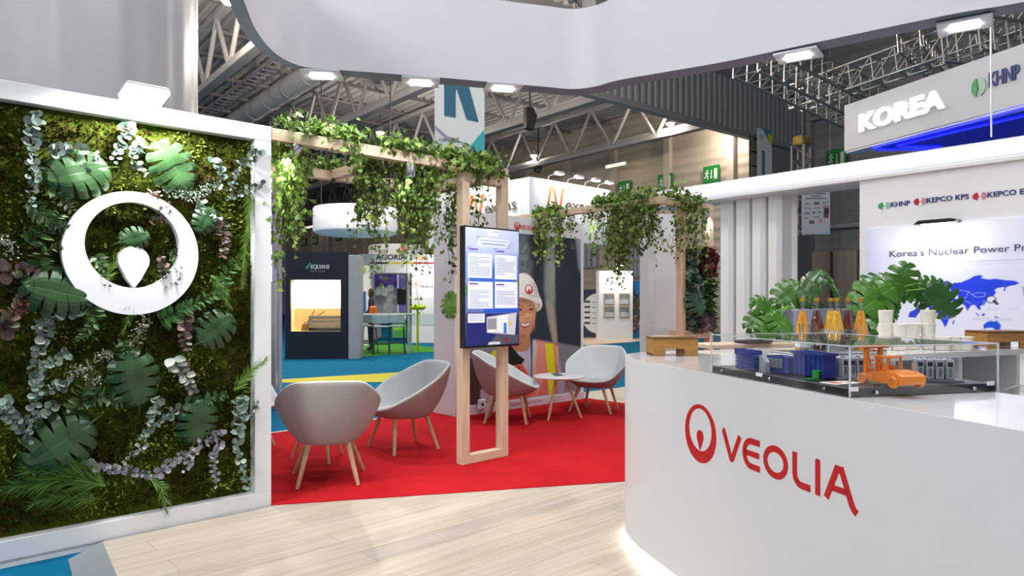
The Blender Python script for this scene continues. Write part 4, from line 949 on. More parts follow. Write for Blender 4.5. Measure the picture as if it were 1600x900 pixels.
PH.poly([c8(150, 535), c8(290, 562), c8(300, 680), c8(320, 800), c8(330, 960), c8(-100, 960), c8(-160, 700), c8(-60, 660)], 'cf6a5c', .02)
PH.poly([c8(150, 540), c8(205, 550), c8(215, 760), c8(150, 900), c8(130, 720)], 'd98a80', .03); PH.poly([c8(270, 570), c8(296, 580), c8(288, 700), c8(276, 690)], 'd99a62', .01)
PH.poly([c8(290, 600), c8(310, 720), c8(330, 800), c8(335, 920), c8(290, 900)], 'a79ab4', .02)
PH.poly([c8(208, 555), c8(262, 562), c8(276, 750), c8(270, 960), c8(240, 960)], 'd9d40f', .012); PH.poly([c8(20, 640), c8(-120, 600), c8(-160, 660), c8(-60, 760)], 'c9c41a', .012)
PH.poly([c8(-10, 640), c8(70, 560), c8(150, 535), c8(160, 600), c8(140, 720), c8(128, 850), c8(90, 800), c8(40, 700)], 'b9b6c6', .015)
PH.poly([c8(50, 500), c8(112, 490), c8(114, 580), c8(95, 608), c8(30, 612), c8(-20, 590)], 'b87a58', .012)
PH.poly([c8(115, 530), c8(130, 530), c8(128, 700), c8(126, 830), c8(115, 840), c8(120, 700)], '27425c'); PH.poly([c8(150, 560), c8(160, 560), c8(148, 760), c8(132, 860), c8(138, 740)], 'd9b27a', .006)
PH.poly([c8(60, 690), c8(105, 760), c8(118, 840), c8(100, 960), c8(-20, 960), c8(-60, 740)], 'd0503c', .015); PH.line([c8(60, 690), c8(100, 750), c8(118, 840)], .012, 'd98a3a')
PH.poly([c8(-90, 560), c8(-10, 570), c8(40, 630), c8(80, 662), c8(60, 690), c8(0, 700), c8(-80, 690)], '17161a', .01); PH.line([c8(35, 690), c8(55, 760)], .012, '2a2c38')
# face
cxf = c8(62, 370); F = [(48, 262), (100, 262), (150, 285), (152, 340), (148, 395), (138, 445), (118, 490), (95, 520), (62, 530), (20, 515), (-8, 470), (-25, 400), (-28, 330), (-20, 285), (10, 262)]
PH.poly([c8(150, 285), c8(168, 300), c8(165, 345), c8(150, 400), c8(142, 440), c8(135, 400)], '2b2a2c', .01)
PH.poly([c8(x, y) for x, y in F], 'c08a68', .015)
def el(x, y, rx, ry, c, soft=.01, al=1): p_ = c8(x, y); r1 = abs(c8(x + rx, y)[0] - p_[0]); r2 = abs(c8(x, y + ry)[1] - p_[1]); PH.ell(p_[0], p_[1], r1, r2, c, soft, alpha=al)
el(120, 395, 24, 30, 'd29a74', .03, .8); el(68, 405, 26, 22, 'd6a27c', .03, .8); el(100, 285, 70, 16, '8a5c42', .03, .8); el(60, 512, 30, 14, 'a87252', .02)
el(20, 400, 20, 30, 'ad7757', .03, .7); el(135, 440, 12, 40, 'a87252', .03, .6)
for ex in (122, 45): el(ex, 342, 17, 7, '3a2820', .006); PH.line([c8(ex - 20, 320), c8(ex, 312), c8(ex + 20, 320)], .010, '4a3226', .006); el(ex, 352, 16, 4, 'b98464', .006)
el(95, 380, 13, 14, 'dcae8c', .012, .9); PH.line([c8(72, 398), c8(88, 403), c8(108, 397)], .008, '8a583e', .006)
PH.poly([c8(48, 424), c8(80, 434), c8(116, 424), c8(108, 448), c8(82, 462), c8(56, 450)], '9c4a42', .006); PH.poly([c8(54, 428), c8(80, 437), c8(111, 428), c8(104, 442), c8(82, 450), c8(60, 443)], 'f0eae4', .004)
# helmet
HB = [(48, 112), (78, 107), (108, 122), (136, 152), (156, 195), (170, 250), (188, 285), (192, 310), (182, 340), (158, 356), (150, 330), (148, 300), (118, 282), (60, 264), (0, 262), (-40, 280), (-55, 250), (-40, 190), (-10, 140), (20, 118)]
PH.poly([c8(x, y) for x, y in HB], 'e2e0de', .01); PH.poly([c8(150, 300), c8(178, 300), c8(180, 335), c8(158, 352)], 'b6a892', .012); PH.poly([c8(130, 160), c8(156, 200), c8(170, 258), c8(150, 262), (c8(140, 210))], 'c3c1c2', .03); PH.line([c8(50, 240), c8(110, 246), c8(170, 268)], .010, 'c6c4c4', .01)
el(106, 213, 26, 31, 'c8322c', .004); el(105, 209, 18, 21, 'e8e4e2', .004); el(106, 222, 6, 10, 'c8322c', .004)
PH.rect(-1, 9, -.01, .0001, '77787e')
PH.build('portrait_poster', M_print, cw, x=x0p, z=zp0, y=-.006, thick=.005)
lettering('wall_lettering', 'VEOLIA', px(812), pz(812, 357.5), .055, M_red, cw, width=px(837) - px(812), y=-.004)
ring('wall_logo', M_red, cw, .048, .033, pz(808, 353), pz(808, 352), -.006, 0, 32, x=px(808)); MB().prism(drop_poly(px(808), pz(808, 352) + .005, pz(808, 352) - .033, .011), -.006, 0, 'y').build('wall_logo', M_red, cw)
lettering('wall_lettering', 'RESEARCH INNOVATION', px(797), .045, .035, mat('pink_letter', 'b8525c', .5), cw, width=px(846) - px(797), y=-.013, depth=.002)
so = thing('power_socket', 'white power socket on the wall beside the left post of the screen', 'socket', B(a_of(752, DB - .02), DB - .025, zb(631, a_of(752, DB), DB)), UA)
MB().rbox(-.06, .06, -.02, .012, -.06, .06, .01).build('socket_plate', M_white, so); MB().lathe([(.02, -.022), (.02, -.02)], n=14, axis='y').build('socket_hole', M_dark, so)
# leaf sprays fixed to the left end of the wall, in white-grey
lf = thing('monstera_leaf', 'single monstera leaf left of the screen on the white wall end', 'leaf', B(3.02, 2.02, zb(472, 3.02, 2.02)), UA)
mb = MB(); mb.col = (1, 1, 1); monstera_mesh(mb, frame((.0, -.03, .12), (-.35, -.2, -1), (-1, -.4, .3), .30), '5f8f3c'); mb.build('blade', M_leaf, lf, smooth='all', fix=False)
mb = MB(); mb.tube([(0, .0, -.1), (-.02, -.02, .0), (-.04, -.03, .12)], .004, 5); mb.build('stalk', M_bark, lf)
# ================================================================ glossy partition seen through the right pergola
gp = thing('glossy_partition', 'glossy white partition behind the planted frame', 'partition', at(1022, 471, 9.3) - Vector((0, 0, H0)), math.radians(12))
MB().rbox(0, .42, 0, .5, -.04, 2.53, .01).build('panel', mat('glossy_white', 'd9dade', .08, var=.02, coat=1), gp)
# ================================================================ lounge chairs
M_fabo = mat('grey_wool_outer', 'a8a09e', .95, var=.18, scale=180, bump=.35, bscale=420, spec=.15)
M_fabi = mat('grey_wool_inner', 'd6dcdf', .95, var=.12, scale=180, bump=.35, bscale=420, spec=.15)
def rim(th):
    """rim point of the shell for angle th (0 front, pi back); x to the side, y to the front"""
    K = [(0, (0, .36, .385)), (25, (.17, .355, .39)), (48, (.285, .30, .42)), (72, (.345, .16, .495)), (94, (.395, .0, .59)), (116, (.362, -.17, .672)), (137, (.29, -.30, .748)), (151, (.225, -.365, .778)), (165, (.12, -.395, .785)), (180, (0, -.40, .787))]
    d = abs(math.degrees(th)); d = 360 - d if d > 180 else d; s = 1 if math.sin(th) >= 0 else -1
    for i in range(len(K) - 1):
        if K[i][0] <= d <= K[i + 1][0]:
            t = (d - K[i][0]) / (K[i + 1][0] - K[i][0]); 
            p0 = Vector(K[max(i - 1, 0)][1]); p1 = Vector(K[i][1]); p2 = Vector(K[i + 1][1]); p3 = Vector(K[min(i + 2, len(K) - 1)][1])
            if i == 0: p0 = Vector((-p2.x, p2.y, p2.z))
            if i == len(K) - 2: p3 = Vector((-p1.x, p1.y, p1.z))
            v = .5 * ((2 * p1) + (p2 - p0) * t + (2 * p0 - 5 * p1 + 4 * p2 - p3) * t * t + (3 * p1 - p0 - 3 * p2 + p3) * t ** 3)
            return Vector((v.x * s, v.y, v.z))
def make_chair(lab):
    t = thing('lounge_chair', lab, 'chair', (0, 0, 0), 0, 'grey upholstered lounge chairs on the red carpet')
    n, m = 64, 14; vs = [(0, -.02, .285)]; fs = []
    for j in range(1, m + 1):
        k = j / m
        for i in range(n):
            th = 2 * PI * i / n; r = rim(th); bx, by = .21 * math.sin(th), .22 * math.cos(th) - .01
            if k < .35: q = k / .35; p = Vector((bx * q, by * q, .285 + .012 * q * q))
            else:
                q = (k - .35) / .65; hx = q ** .90; hz = q ** 1.12; p = Vector((bx + (r.x - bx) * hx, by + (r.y - by) * hx, .297 + (r.z - .297) * hz))
                bl_ = math.sin(PI * q) * (.012 if abs(math.sin(th)) > .6 else .03); o = Vector((r.x, r.y, 0)).normalized() * bl_ * (1 if r.z > .5 else .3); p += o
            vs.append(tuple(p))
    for i in range(n): fs.append((0, 1 + (i + 1) % n, 1 + i))
    for j in range(m - 1):
        for i in range(n): a = 1 + j * n + i; b = 1 + j * n + (i + 1) % n; fs.append((a, b, b + n, a + n))
    o = MB().add(vs, fs).build('shell', [M_fabo, M_fabi], t, smooth='all')
    sd = o.modifiers.new('s', 'SOLIDIFY'); sd.thickness = .032; sd.offset = 1 if False else -1; sd.material_offset = 1; sd.material_offset_rim = 1; sd.use_even_offset = False
    bv = o.modifiers.new('b', 'SUBSURF'); bv.levels = 1; bv.render_levels = 1
    # seat pad inside the shell
    pad = MB(); prof = []
    N2 = 40; pv = [(0, 0.01, .385)]; pf_ = []
    for j, (k, z) in enumerate(((.5, .385), (.8, .378), (.95, .362), (1.0, .335))):
        for i in range(N2):
            th = 2 * PI * i / N2; pv.append((.225 * k * math.sin(th), .02 + .225 * k * math.cos(th), z))
    for i in range(N2): pf_.append((0, 1 + i, 1 + (i + 1) % N2))
    for j in range(3):
        for i in range(N2): a = 1 + j * N2 + i; b = 1 + j * N2 + (i + 1) % N2; pf_.append((a, a + N2, b + N2, b))
    pad.add(pv, pf_); pad.build('seat_pad', M_fabi, t, smooth='all')
    for (tx, ty, fx, fy) in ((.15, .17, .265, .235), (-.15, .17, -.265, .235), (.14, -.15, .215, -.235), (-.14, -.15, -.215, -.235)):
        MB().tube([(tx, ty, .30), (fx * .98, fy * .98, .012), (fx, fy, .001)], [.021, .0145, .012], 14).build('leg', M_leg, t, smooth=True)
    return t
Z0 = .006
def face(dx, dy): return math.atan2(dy, dx) - PI / 2
chairs = [((-1.385, 5.22), (-.24, .97), 'grey lounge chair seen from the back, nearest, on the red carpet'),
          ((-.985, 6.33), (-.80, -.58), 'grey lounge chair right of the nearest one, turned towards the hidden table'),
          ((-2.56, 6.36), (.85, -.5), 'grey lounge chair half hidden behind the moss wall post'),
          ((-.05, 7.80), (1.0, -.10), 'grey lounge chair seen through the legs of the screen frame'),
          ((1.03, 8.52), (-.42, -.9), 'grey lounge chair facing the viewer, right of the small white table')]
ch0 = None
for (x, y), (dx, dy), lab in chairs:
    if ch0 is None: ch0 = make_chair(lab); ch0.location = (x, y, Z0); ch0.rotation_euler = (0, 0, face(dx, dy))
    else: dup(ch0, (x, y, Z0), face(dx, dy), lab)
def make_table(lab):
    t = thing('side_table', lab, 'table', (0, 0, 0), 0, 'small round white tables between the lounge chairs')
    MB().lathe([(.0, .462), (.27, .462), (.30, .472), (.303, .48), (.298, .488), (0, .488)], n=48).build('tabletop', M_white, t, smooth=True)
    MB().lathe([(.10, .44), (.10, .462)], n=20).build('mounting_plate', M_black, t)
    for k in range(3):
        a = 2 * PI * k / 3
        MB().tube([(.075 * math.cos(a), .075 * math.sin(a), .455), (.25 * math.cos(a), .25 * math.sin(a), .0)], [.019, .013], 14).build('leg', M_leg, t, smooth=True)
    return t
tb = make_table('small round white table in front of the portrait poster'); tb.location = (.55, 8.0, Z0); tb.rotation_euler = (0, 0, math.radians(235))
tb2 = dup(tb, (-1.63, 5.90, Z0), math.radians(60), 'small round table hidden behind the nearest lounge chair, only its legs showing')
bo = thing('leaflet_holder', 'small dark and white leaflet lying on the round white table', 'leaflet', (.50, 7.93, Z0 + .488), .5)
MB().box(-.05, .09, -.07, .05, 0, .004).build('leaflet', mat('paper_white', 'eeeeea', .6), bo); MB().add([(-.03, -.06, .005), (.08, -.05, .005), (.05, .03, .03), (-.05, .02, .03), (-.03, -.06, .008), (.08, -.05, .008), (.05, .03, .033), (-.05, .02, .033)], [(0, 3, 2, 1), (4, 5, 6, 7), (0, 1, 5, 4), (1, 2, 6, 5), (2, 3, 7, 6), (3, 0, 4, 7)]).build('folded_cover', mat('paper_grey', '55585c', .5), bo)
# ================================================================ canopy ring
CP = [(-1.478, 4.326), (-1.394, 4.549), (-1.229, 4.61), (-.85, 4.70), (-.444, 4.80), (-.059, 4.909), (.236, 4.99), (.44, 5.045), (.60, 4.985), (.74, 4.846), (1.0, 4.69), (1.158, 4.60), (1.40, 4.452), (1.656, 4.26), (2.339, 3.753), (2.65, 3.577), (3.25, 3.15), (3.5, 2.75), (3.45, 2.2), (3.1, 1.75), (2.2, 1.45), (1.0, 1.30), (0, 1.35), (-.7, 1.6), (-1.05, 2.1), (-1.22, 2.75), (-1.369, 3.5), (-1.462, 3.95)]
def crom(P, k):
    out = []; n = len(P); P = [Vector(p) for p in P]
    for i in range(n):
        p0, p1, p2, p3 = P[i - 1], P[i], P[(i + 1) % n], P[(i + 2) % n]
        for j in range(k):
            t = j / k; out.append(.5 * ((2 * p1) + (p2 - p0) * t + (2 * p0 - 5 * p1 + 4 * p2 - p3) * t * t + (3 * p1 - p0 - 3 * p2 + p3) * t ** 3))
    return out
ci = crom(CP, 5); n = len(ci); co_ = []
for i in range(n):
    d = (ci[(i + 1) % n] - ci[i - 1]).normalized(); co_.append(ci[i] + Vector((-d.y, d.x)) * (.075 + .07 * max(0, min(1, (ci[i].x + 1.35) / .4))))     # clockwise loop: outside is to the left
cen = Vector((1.0, 3.2))
if (co_[0] - cen).length < (ci[0] - cen).length: co_ = [2 * a - b for a, b in zip(ci, co_)]
zb_, zt_ = 2.90, 3.485
cn = thing('hanging_canopy', 'large white curved ring canopy hanging above the counter', 'canopy', (1.0, 3.2, 0))
def loopband(A_, za, B_, zb2):
    vs = [(p.x - 1.0, p.y - 3.2, za) for p in A_] + [(p.x - 1.0, p.y - 3.2, zb2) for p in B_]
    return vs, [(i, (i + 1) % n, n + (i + 1) % n, n + i) for i in range(n)]
m = MB()
for args in ((ci, zb_, ci, zt_), (co_, zb_, co_, zt_)): m.add(*loopband(*args))
m.add(*loopband(ci, zt_, co_, zt_)); m.build('fascia', M_fascia, cn, smooth=True, fix=False)
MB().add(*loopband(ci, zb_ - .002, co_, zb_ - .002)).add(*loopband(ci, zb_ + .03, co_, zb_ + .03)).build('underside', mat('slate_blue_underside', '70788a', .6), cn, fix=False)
for i in (20, 60, 100, 125): p = (ci[i] + co_[i]) / 2; MB().tube([(p.x - 1.0, p.y - 3.2, zt_), (p.x - 1.0, p.y - 3.2, 12)], .004, 5).build('suspension_wire', M_black, cn)
def plate_light(x, y, lab, e=9, pos=None, ang=0):
    P_ = pos or Vector(((x - 800) / FL * (1.55 * FL / (471 - y)), 1.55 * FL / (471 - y), 2.90))
    t = thing('canopy_light', lab, 'lamp', (P_[0], P_[1], 2.88), ang, 'flat lamps under the white canopy')
    MB().rbox(-.13, .13, -.10, .10, -.006, .012, .004).build('plate', mat('clear_white_plate', 'c9ccd2', .3), t)
    MB().rbox(-.075, .075, -.03, .03, -.02, -.006, .006).build('light_panel', M_lamp, t)
    MB().tube([(.1, .07, 0.0), (.1, .02, -.012), (.06, 0, -.01)], .004, 6).build('cable', M_white, t)
    area('canopy_glow', (0, 0, -.03), (0, 0, 0), .2, .1, e, parent=t)
for x, y, a, lab in ((503, 113, .1, 'canopy lamp at the left end of the canopy underside'), (657, 124, .15, 'canopy lamp second from left above the letter banner'), (786, 133, .2, 'canopy lamp just right of the letter banner top'),
                     (1247, 82, -.6, 'canopy lamp above the left end of the metal truss'), (1507, 34, -.6, 'canopy lamp at the upper right')):
    plate_light(x, y, lab, 9, None, a)
# ================================================================ counter
ZC = 1.04
def fx(Y): return 1.22 - .28 * (Y - 1.65)
outer = [(fx(.2), .2), (fx(3.45), 3.45)]
# rounded left end
P0, P1, P2, P3 = Vector((fx(3.45), 3.45)), Vector((.60, 3.82)), Vector((.58, 4.16)), Vector((.92, 4.28))
for k in range(1, 17):
    t = k / 16; b = (1 - t) ** 3 * P0 + 3 * (1 - t) ** 2 * t * P1 + 3 * (1 - t) * t * t * P2 + t ** 3 * P3; outer.append((b.x, b.y))
outer += [(1.30, 4.42), (2.0, 4.70), (2.8, 4.98), (3.6, 5.2)]
inner = [(3.6, 4.62), (2.85, 4.30), (2.25, 4.02), (1.85, 3.72), (1.58, 3.35), (1.50, 3.0), (1.67, 2.3), (1.86, 1.6), (2.24, .2)]
def offset(P, d):
    out = []; 
    for i in range(len(P)):
        a = Vector(P[max(i - 1, 0)]); b = Vector(P[min(i + 1, len(P) - 1)]); t = (b - a).normalized(); out.append((P[i][0] + t.y * d, P[i][1] - t.x * d))
    return out
ct = thing('reception_counter', 'large white curved counter with red lettering in the right foreground', 'counter', (0, 0, 0))
MB().prism(offset(outer, .004) + inner, ZC - .035, ZC).build('worktop', mat('glossy_counter_top', 'e6e7ec', .12, var=.01, coat=.5), ct)
oi = offset(outer, .03)
MB().prism(outer + oi[::-1], .06, ZC - .035).prism(outer + offset(outer, .0035)[::-1], ZC - .036, ZC).build('front_panel', mat('satin_counter_front', 'e2e3e6', .32, var=.01), ct, smooth=True)
ol = offset(outer, .05); ol2 = offset(outer, .08)
MB().prism(ol + ol2[::-1], .001, .06).build('plinth', M_white, ct)
o_l = offset(outer, .035); o_l2 = offset(outer, .05)
MB().prism(o_l[:16] + o_l2[:16][::-1], .035, .058).build('led_strip', mat('led_white', 'fffdf8', .5, emit=14, var=0), ct)
# inner carcass under the back arm, open towards the viewer
MB().prism([(2.85, 4.30), (2.83, 4.34), (2.23, 4.06), (2.25, 4.02)], .0, .10).prism([(2.25, 4.06), (2.9, 4.36), (3.6, 4.66), (3.5, 5.15), (2.0, 4.66)], .50, .53).build('shelf', M_whitem, ct)
for (x, y) in ((2.27, 4.06), (2.78, 4.30), (3.3, 4.52)):
    MB().prism([(x, y), (x + .03, y + .013), (x - .12, y + .5), (x - .15, y + .487)], .001, ZC - .035).build('divider', M_whitem, ct)
MB().prism([(1.60, 3.40), (1.87, 3.75), (2.25, 4.05), (2.23, 4.08), (1.84, 3.78), (1.57, 3.42)], .001, ZC - .035).build('inner_panel', M_whitem, ct)
MB().prism([(1.52, 3.0), (1.69, 2.3), (1.88, 1.6), (2.2, .4), (2.18, .4), (1.85, 1.6), (1.66, 2.3), (1.49, 3.0)], .001, ZC - .035).build('inner_panel', M_whitem, ct)
# red logo on the counter front
ya = 3.162; SL = math.sqrt(1 + .28 ** 2); ang = math.atan2(-1, .28)
lg = thing('counter_logo', 'red ring emblem and red lettering on the white counter front', 'logo', (fx(ya), ya, 0), ang)
def sl(x):
    k = (x - 800) / FL; Y = 1.682 / (k + .28); return (ya - Y) * SL
eR = (sl(1118) - sl(1072)) / 2; eX = (sl(1118) + sl(1072)) / 2 - 0
ring('emblem_ring', M_red, lg, .128, .093, .768, .785, -.0015, .001, 72, x=eX)
MB().prism(drop_poly(eX, .783, .694, .028), -.0015, .001, 'y').build('emblem_drop', M_red, lg)
def arc(cx, cz, rx, rz, a0, a1, n=14): return [(cx + rx * math.cos(math.radians(a0 + (a1 - a0) * k / n)), cz + rz * math.sin(math.radians(a0 + (a1 - a0) * k / n))) for k in range(n + 1)]
zb0, zh = .697, .122
def LT(ch, xa, xb):
    x0, x1 = sl(xa), sl(xb); w = x1 - x0; st = .024; m = MB(); y0, y1 = -.0015, .001
    Zf = lambda v: zb0 + v * zh
    if ch == 'V': m.stroke([(x0 + .008, Zf(1.0)), (x0 + .014, Zf(.97)), (x0 + w * .47, Zf(.10)), (x0 + w * .53, Zf(.10)), (x1 - .014, Zf(.93))], st, y0, y1)
    if ch == 'E':
        r = st / 2; m.stroke([(x1 - .002, Zf(1) - r), (x0 + w * .5, Zf(1) - r)] + arc(x0 + w * .5 , (Zf(0) + Zf(1)) / 2, w * .5 - r, zh / 2 - r, 90, 270, 22) + [(x0 + w * .5, Zf(0) + r), (x1 - .002, Zf(0) + r)], st, y0, y1)
        m.stroke([(x0 + r, Zf(.5)), (x1 - .006, Zf(.5))], st * .92, y0, y1)
    if ch == 'O':
        m.stroke(arc((x0 + x1) / 2, Zf(.5), w / 2 - st / 2, zh / 2 - st / 2, 0, 360 - 360 / 36, 35), st, y0, y1, True)
    if ch == 'L': m.stroke([(x0 + st / 2, Zf(1)), (x0 + st / 2, Zf(.42))] + arc(x0 + st / 2 + .034, Zf(.42), .034, Zf(.42) - Zf(0) - st / 2, 180, 270, 10) + [(x1, Zf(0) + st / 2)], st, y0, y1)
    if ch == 'I': m.stroke([(x0 + w / 2, Zf(1) - .004), (x0 + w / 2, Zf(0))], st, y0, y1); m.stroke([(x0 + w / 2, Zf(1)), (x0 + w / 2, Zf(.95))], st * .7, y0, y1)
    if ch == 'A':
        m.stroke([(x0 + .010, Zf(0) + .004), (x0 + w * .40, Zf(.90)), (x0 + w * .54, Zf(.90)), (x0 + w * .84, Zf(.08)), (x0 + w * .9, Zf(-.02)), (x1 - .002, Zf(-.09))], st, y0, y1)
        m.stroke([(x0 + w * .22, Zf(.36)), (x0 + w * .72, Zf(.36))], st * .85, y0, y1)
    m.build('letter', M_red, lg)
for ch, xa, xb in (('V', 1128, 1159.5), ('E', 1160.5, 1188), ('O', 1193, 1231.5), ('L', 1238.5, 1266.5), ('I', 1272, 1284), ('A', 1288, 1340)): LT(ch, xa, xb)
# ================================================================ display case with the models
CN = Vector((1.085, 2.22, ZC)); CA = math.atan2(.256, .967); CW, CD, CH = .605, .835, .165
ce = Vector((.967, .256, 0)); cd = Vector((-.256, .967, 0))
def cl(x, y):        # world to case coordinates
    d = Vector((x, y, 0)) - Vector((CN.x, CN.y, 0)); return d.dot(ce), d.dot(cd)
dc = thing('display_case', 'low clear acrylic case on a black board, standing on the counter', 'display case', CN + Vector((0, 0, .001)), CA)
MB().rbox(.004, CW - .004, .004, CD - .004, 0, .028, .002).build('base_board', mat('black_board', '24262b', .35), dc)
w = .004
M_edge = mat('acrylic_edge', 'dfe4e8', .2, emit=0, var=.02, alpha=.75)
MB().box(0, CW, 0, CD, CH - w, CH).build('case_top', M_acryl, dc)
MB().box(0, CW, 0, w * .5, .001, CH - w).build('case_side', M_acryl, dc); MB().box(0, CW, CD - w * .5, CD, .001, CH - w).build('case_side', M_acryl, dc)
MB().box(0, w * .5, w, CD - w, .001, CH - w).build('case_side', M_acryl, dc); MB().box(CW - w * .5, CW, w, CD - w, .001, CH - w).build('case_side', M_acryl, dc)
ed = MB(); e = .0022
for x in (0, CW):
    for y in (0, CD): ed.box(x - e, x + e, y - e, y + e, 0, CH)
for z in (CH,):
    for y in (0, CD): ed.box(0, CW, y - e, y + e, z - e, z + e * .6)
    for x in (0, CW): ed.box(x - e, x + e, 0, CD, z - e, z + e * .6)
ed.build('case_edge', M_edge, dc)
for (x, y) in ((.1, -.003), (.5, -.003)): MB().lathe([(.0065, y), (.006, y - .003), (.0, y - .003)], (x, 0, .014), 12, 'y').build('screw', M_chrome, dc, smooth=True)
for (y) in (.12, .42, .75): MB().lathe([(.0065, 0), (.006, -.003), (0, -.003)], (0, y, .014), 12, 'x').build('screw', M_chrome, dc, smooth=True)
MB().box(-.004, -.001, .46, .50, .018, .032).build('white_label', M_white, dc); MB().box(-.004, .03, -.004, -.001, .02, .034).build('white_label', M_white, dc); MB().box(CW - .05, CW - .02, -.004, -.001, .022, .036).build('white_label', M_white, dc)
BZ = ZC + .0295
def cthing(name, lab, cat, x, y, rz=0, grp=None):   # x, y in case coordinates
    p = Vector((CN.x, CN.y, 0)) + ce * x + cd * y; return thing(name, lab, cat, (p.x, p.y, BZ), CA + rz, grp)
M_blue = mat('model_blue', '1f3a8c', .4, var=.03); M_blued = mat('model_deep_blue', '15308a', .4); M_mg = mat('model_grey', '9aa1ad', .45); M_mgd = mat('model_mid_grey', '6e7480', .5)
M_org = mat('model_orange', 'dd8030', .35, var=.02)
# orange lifting truck: x is width, -y is its back (towards the viewer)
X0, Y0 = cl(1.262, 2.29)
tk = cthing('model_truck', 'orange model forklift truck inside the acrylic case', 'model', X0, Y0)
HWd = .047
prof = [(-.075, .012), (-.085, .022), (-.085, .040), (-.06, .050), (-.02, .054), (.04, .046), (.085, .034), (.10, .028), (.10, .014)]
MB().prism(prof, -HWd, HWd, 'x').prism([(-.080, .040), (-.06, .053), (-.025, .057), (.02, .052), (.02, .04)], -HWd * .7, HWd * .7, 'x').build('body', M_org, tk)
cg = MB()
for sx in (-1, 1):
    for y in (-.005, .045): cg.box(sx * .026 - .003, sx * .026 + .003, y - .003, y + .003, .045, .096)
cg.box(-.03, .03, -.01, .05, .094, .099).rbox(-.02, .02, 0, .03, .05, .068, .004).build('cab', M_org, tk)
ms_ = MB()
for sx in (-1, 1): ms_.box(sx * .028 - .006, sx * .028 + .006, .078, .092, .03, .128)
for k in range(6): ms_.box(-.03, .03, .082, .088, .045 + k * .016, .049 + k * .016)
for k in range(9): ms_.box(-.05 + k * .0125 - .002, -.05 + k * .0125 + .002, .06, .11, .126, .133)
ms_.box(-.058, .058, .078, .094, .120, .128); ms_.tube([(-.028, .07, .05), (-.028, .09, .11)], .004, 6).tube([(.028, .07, .05), (.028, .09, .11)], .004, 6); ms_.build('mast', M_org, tk)
for sx in (-1, 1):
    for y in (-.055, .075):
        wh = MB().lathe([(.007, -.008), (.017, -.008), (.019, -.005), (.019, .005), (.017, .008), (.012, .008), (.011, .004), (.005, .004), (.004, .007), (.0, .007)], (sx * (HWd + .004), y, .0195), 20, 'x') if sx > 0 else MB().lathe([(.0, -.007), (.004, -.007), (.005, -.004), (.011, -.004), (.012, -.008), (.017, -.008), (.019, -.005), (.019, .005), (.017, .008), (.007, .008)], (sx * (HWd + .004), y, .0195), 20, 'x')
        wh.build('wheel', mat('model_orange_wheel', 'cf7a2c', .5), tk, smooth=True)
MB().tube([(.035, -.045, .045), (.035, -.045, .08)], [.003, .002], 8).build('beacon', M_org, tk)
# grey cabinets rows
def cabinets(lab, wx, wy, nrow, gap, rz, grp='grey model cabinets in the case'):
    x, y = cl(wx, wy); t = cthing('model_cabinet_row', lab, 'model', x, y, rz, None); L = nrow * gap
    MB().box(-.02, L + .02, -.03, .05, 0, .006).build('plinth', M_mgd, t)
    for k in range(nrow):
        c = MB().rbox(k * gap, k * gap + gap * .78, -.018, .035, .006, .078, .003).build('cabinet', M_mg, t)
        f = MB().rbox(k * gap + gap * .12, k * gap + gap * .62, -.0205, -.018, .052, .068, .002)
        f.build('window', M_black, c)
        v = MB()
        for q in range(5): v.box(k * gap + gap * .25, k * gap + gap * .5, -.020, -.018, .018 + q * .006, .021 + q * .006)
        v.build('vent', M_dark, c)
        MB().box(k * gap + .003, k * gap + .008, -.01, 0, .078, .084).box(k * gap + gap * .5, k * gap + gap * .6, -.01, 0, .078, .083).build('cap', M_mg, c)
cabinets('row of grey model cabinets at the right end of the case', 1.435, 2.46, 4, .031, -.55)
cabinets('row of grey model cabinets behind the near corner edge of the case', 1.185, 2.50, 4, .030, -.1)
# blue models
def blk(lab, wx, wy, rz): x, y = cl(wx, wy); return cthing('model_container', lab, 'model', x, y, rz)
t = blk('big deep blue model container in the middle of the case', 1.11, 2.47, 0)
MB().rbox(0, .06, .0, .165, .003, .088, .004).build('tank', M_blued, t); MB().box(-.004, .064, -.004, .004, .084, .094).box(-.004, .004, .004, .169, .084, .094).box(.056, .064, .004, .169, .084, .094).box(.004, .056, .161, .169, .084, .094).build('tank_rim', M_blue, t)
m = MB()
for k in range(6): m.box(-.003, .0, .012 + k * .026, .018 + k * .026, .006, .084)
m.build('rib', M_blue, t)
t = blk('blue model bin with grey side panels, second from left in the case', 1.05, 2.635, .0)
MB().box(0, .07, 0, .13, .003, .010).box(0, .004, 0, .13, .01, .066).box(0, .07, .126, .13, .01, .066).box(.066, .07, 0, .13, .01, .066).rbox(-.002, .072, -.004, .022, .003, .070, .003).build('bin', M_blue, t)
for k in range(4): MB().rbox(-.006, -.001, .026 + k * .026, .048 + k * .026, .020, .058, .002).build('side_panel', M_mgd, t)
t = blk('blue stacked model trays at the left end of the case', .965, 2.76, .0)
m = MB()
for k in range(7): m.rbox(0, .05, .0, .13, .003 + k * .009, .010 + k * .009, .002)
m.build('tray_stack', M_blue, t); MB().box(-.002, .003, .02, .13, .064, .082).box(.047, .052, .02, .13, .064, .082).box(-.002, .052, .125, .132, .064, .084).box(-.002, .052, .018, .026, .064, .076).build('tray_wall', M_blue, t)
t = blk('slanted grey model block next to the blue tray stack', .995, 2.715, .0)
MB().prism([(0, .0), (.04, .0), (.04, .066), (.026, .066), (0, .04)], .0, .022, 'x').build('block', M_mg, t)
t = blk('small green model loader in front of the blue container', 1.085, 2.475, .2)
MB().box(-.035, .01, -.01, .015, .002, .006).rbox(.0, .014, -.01, .015, .006, .03, .003).box(0, .03, -.01, .015, .028, .033).build('loader', mat('model_green', '2f9a3a', .4), t)
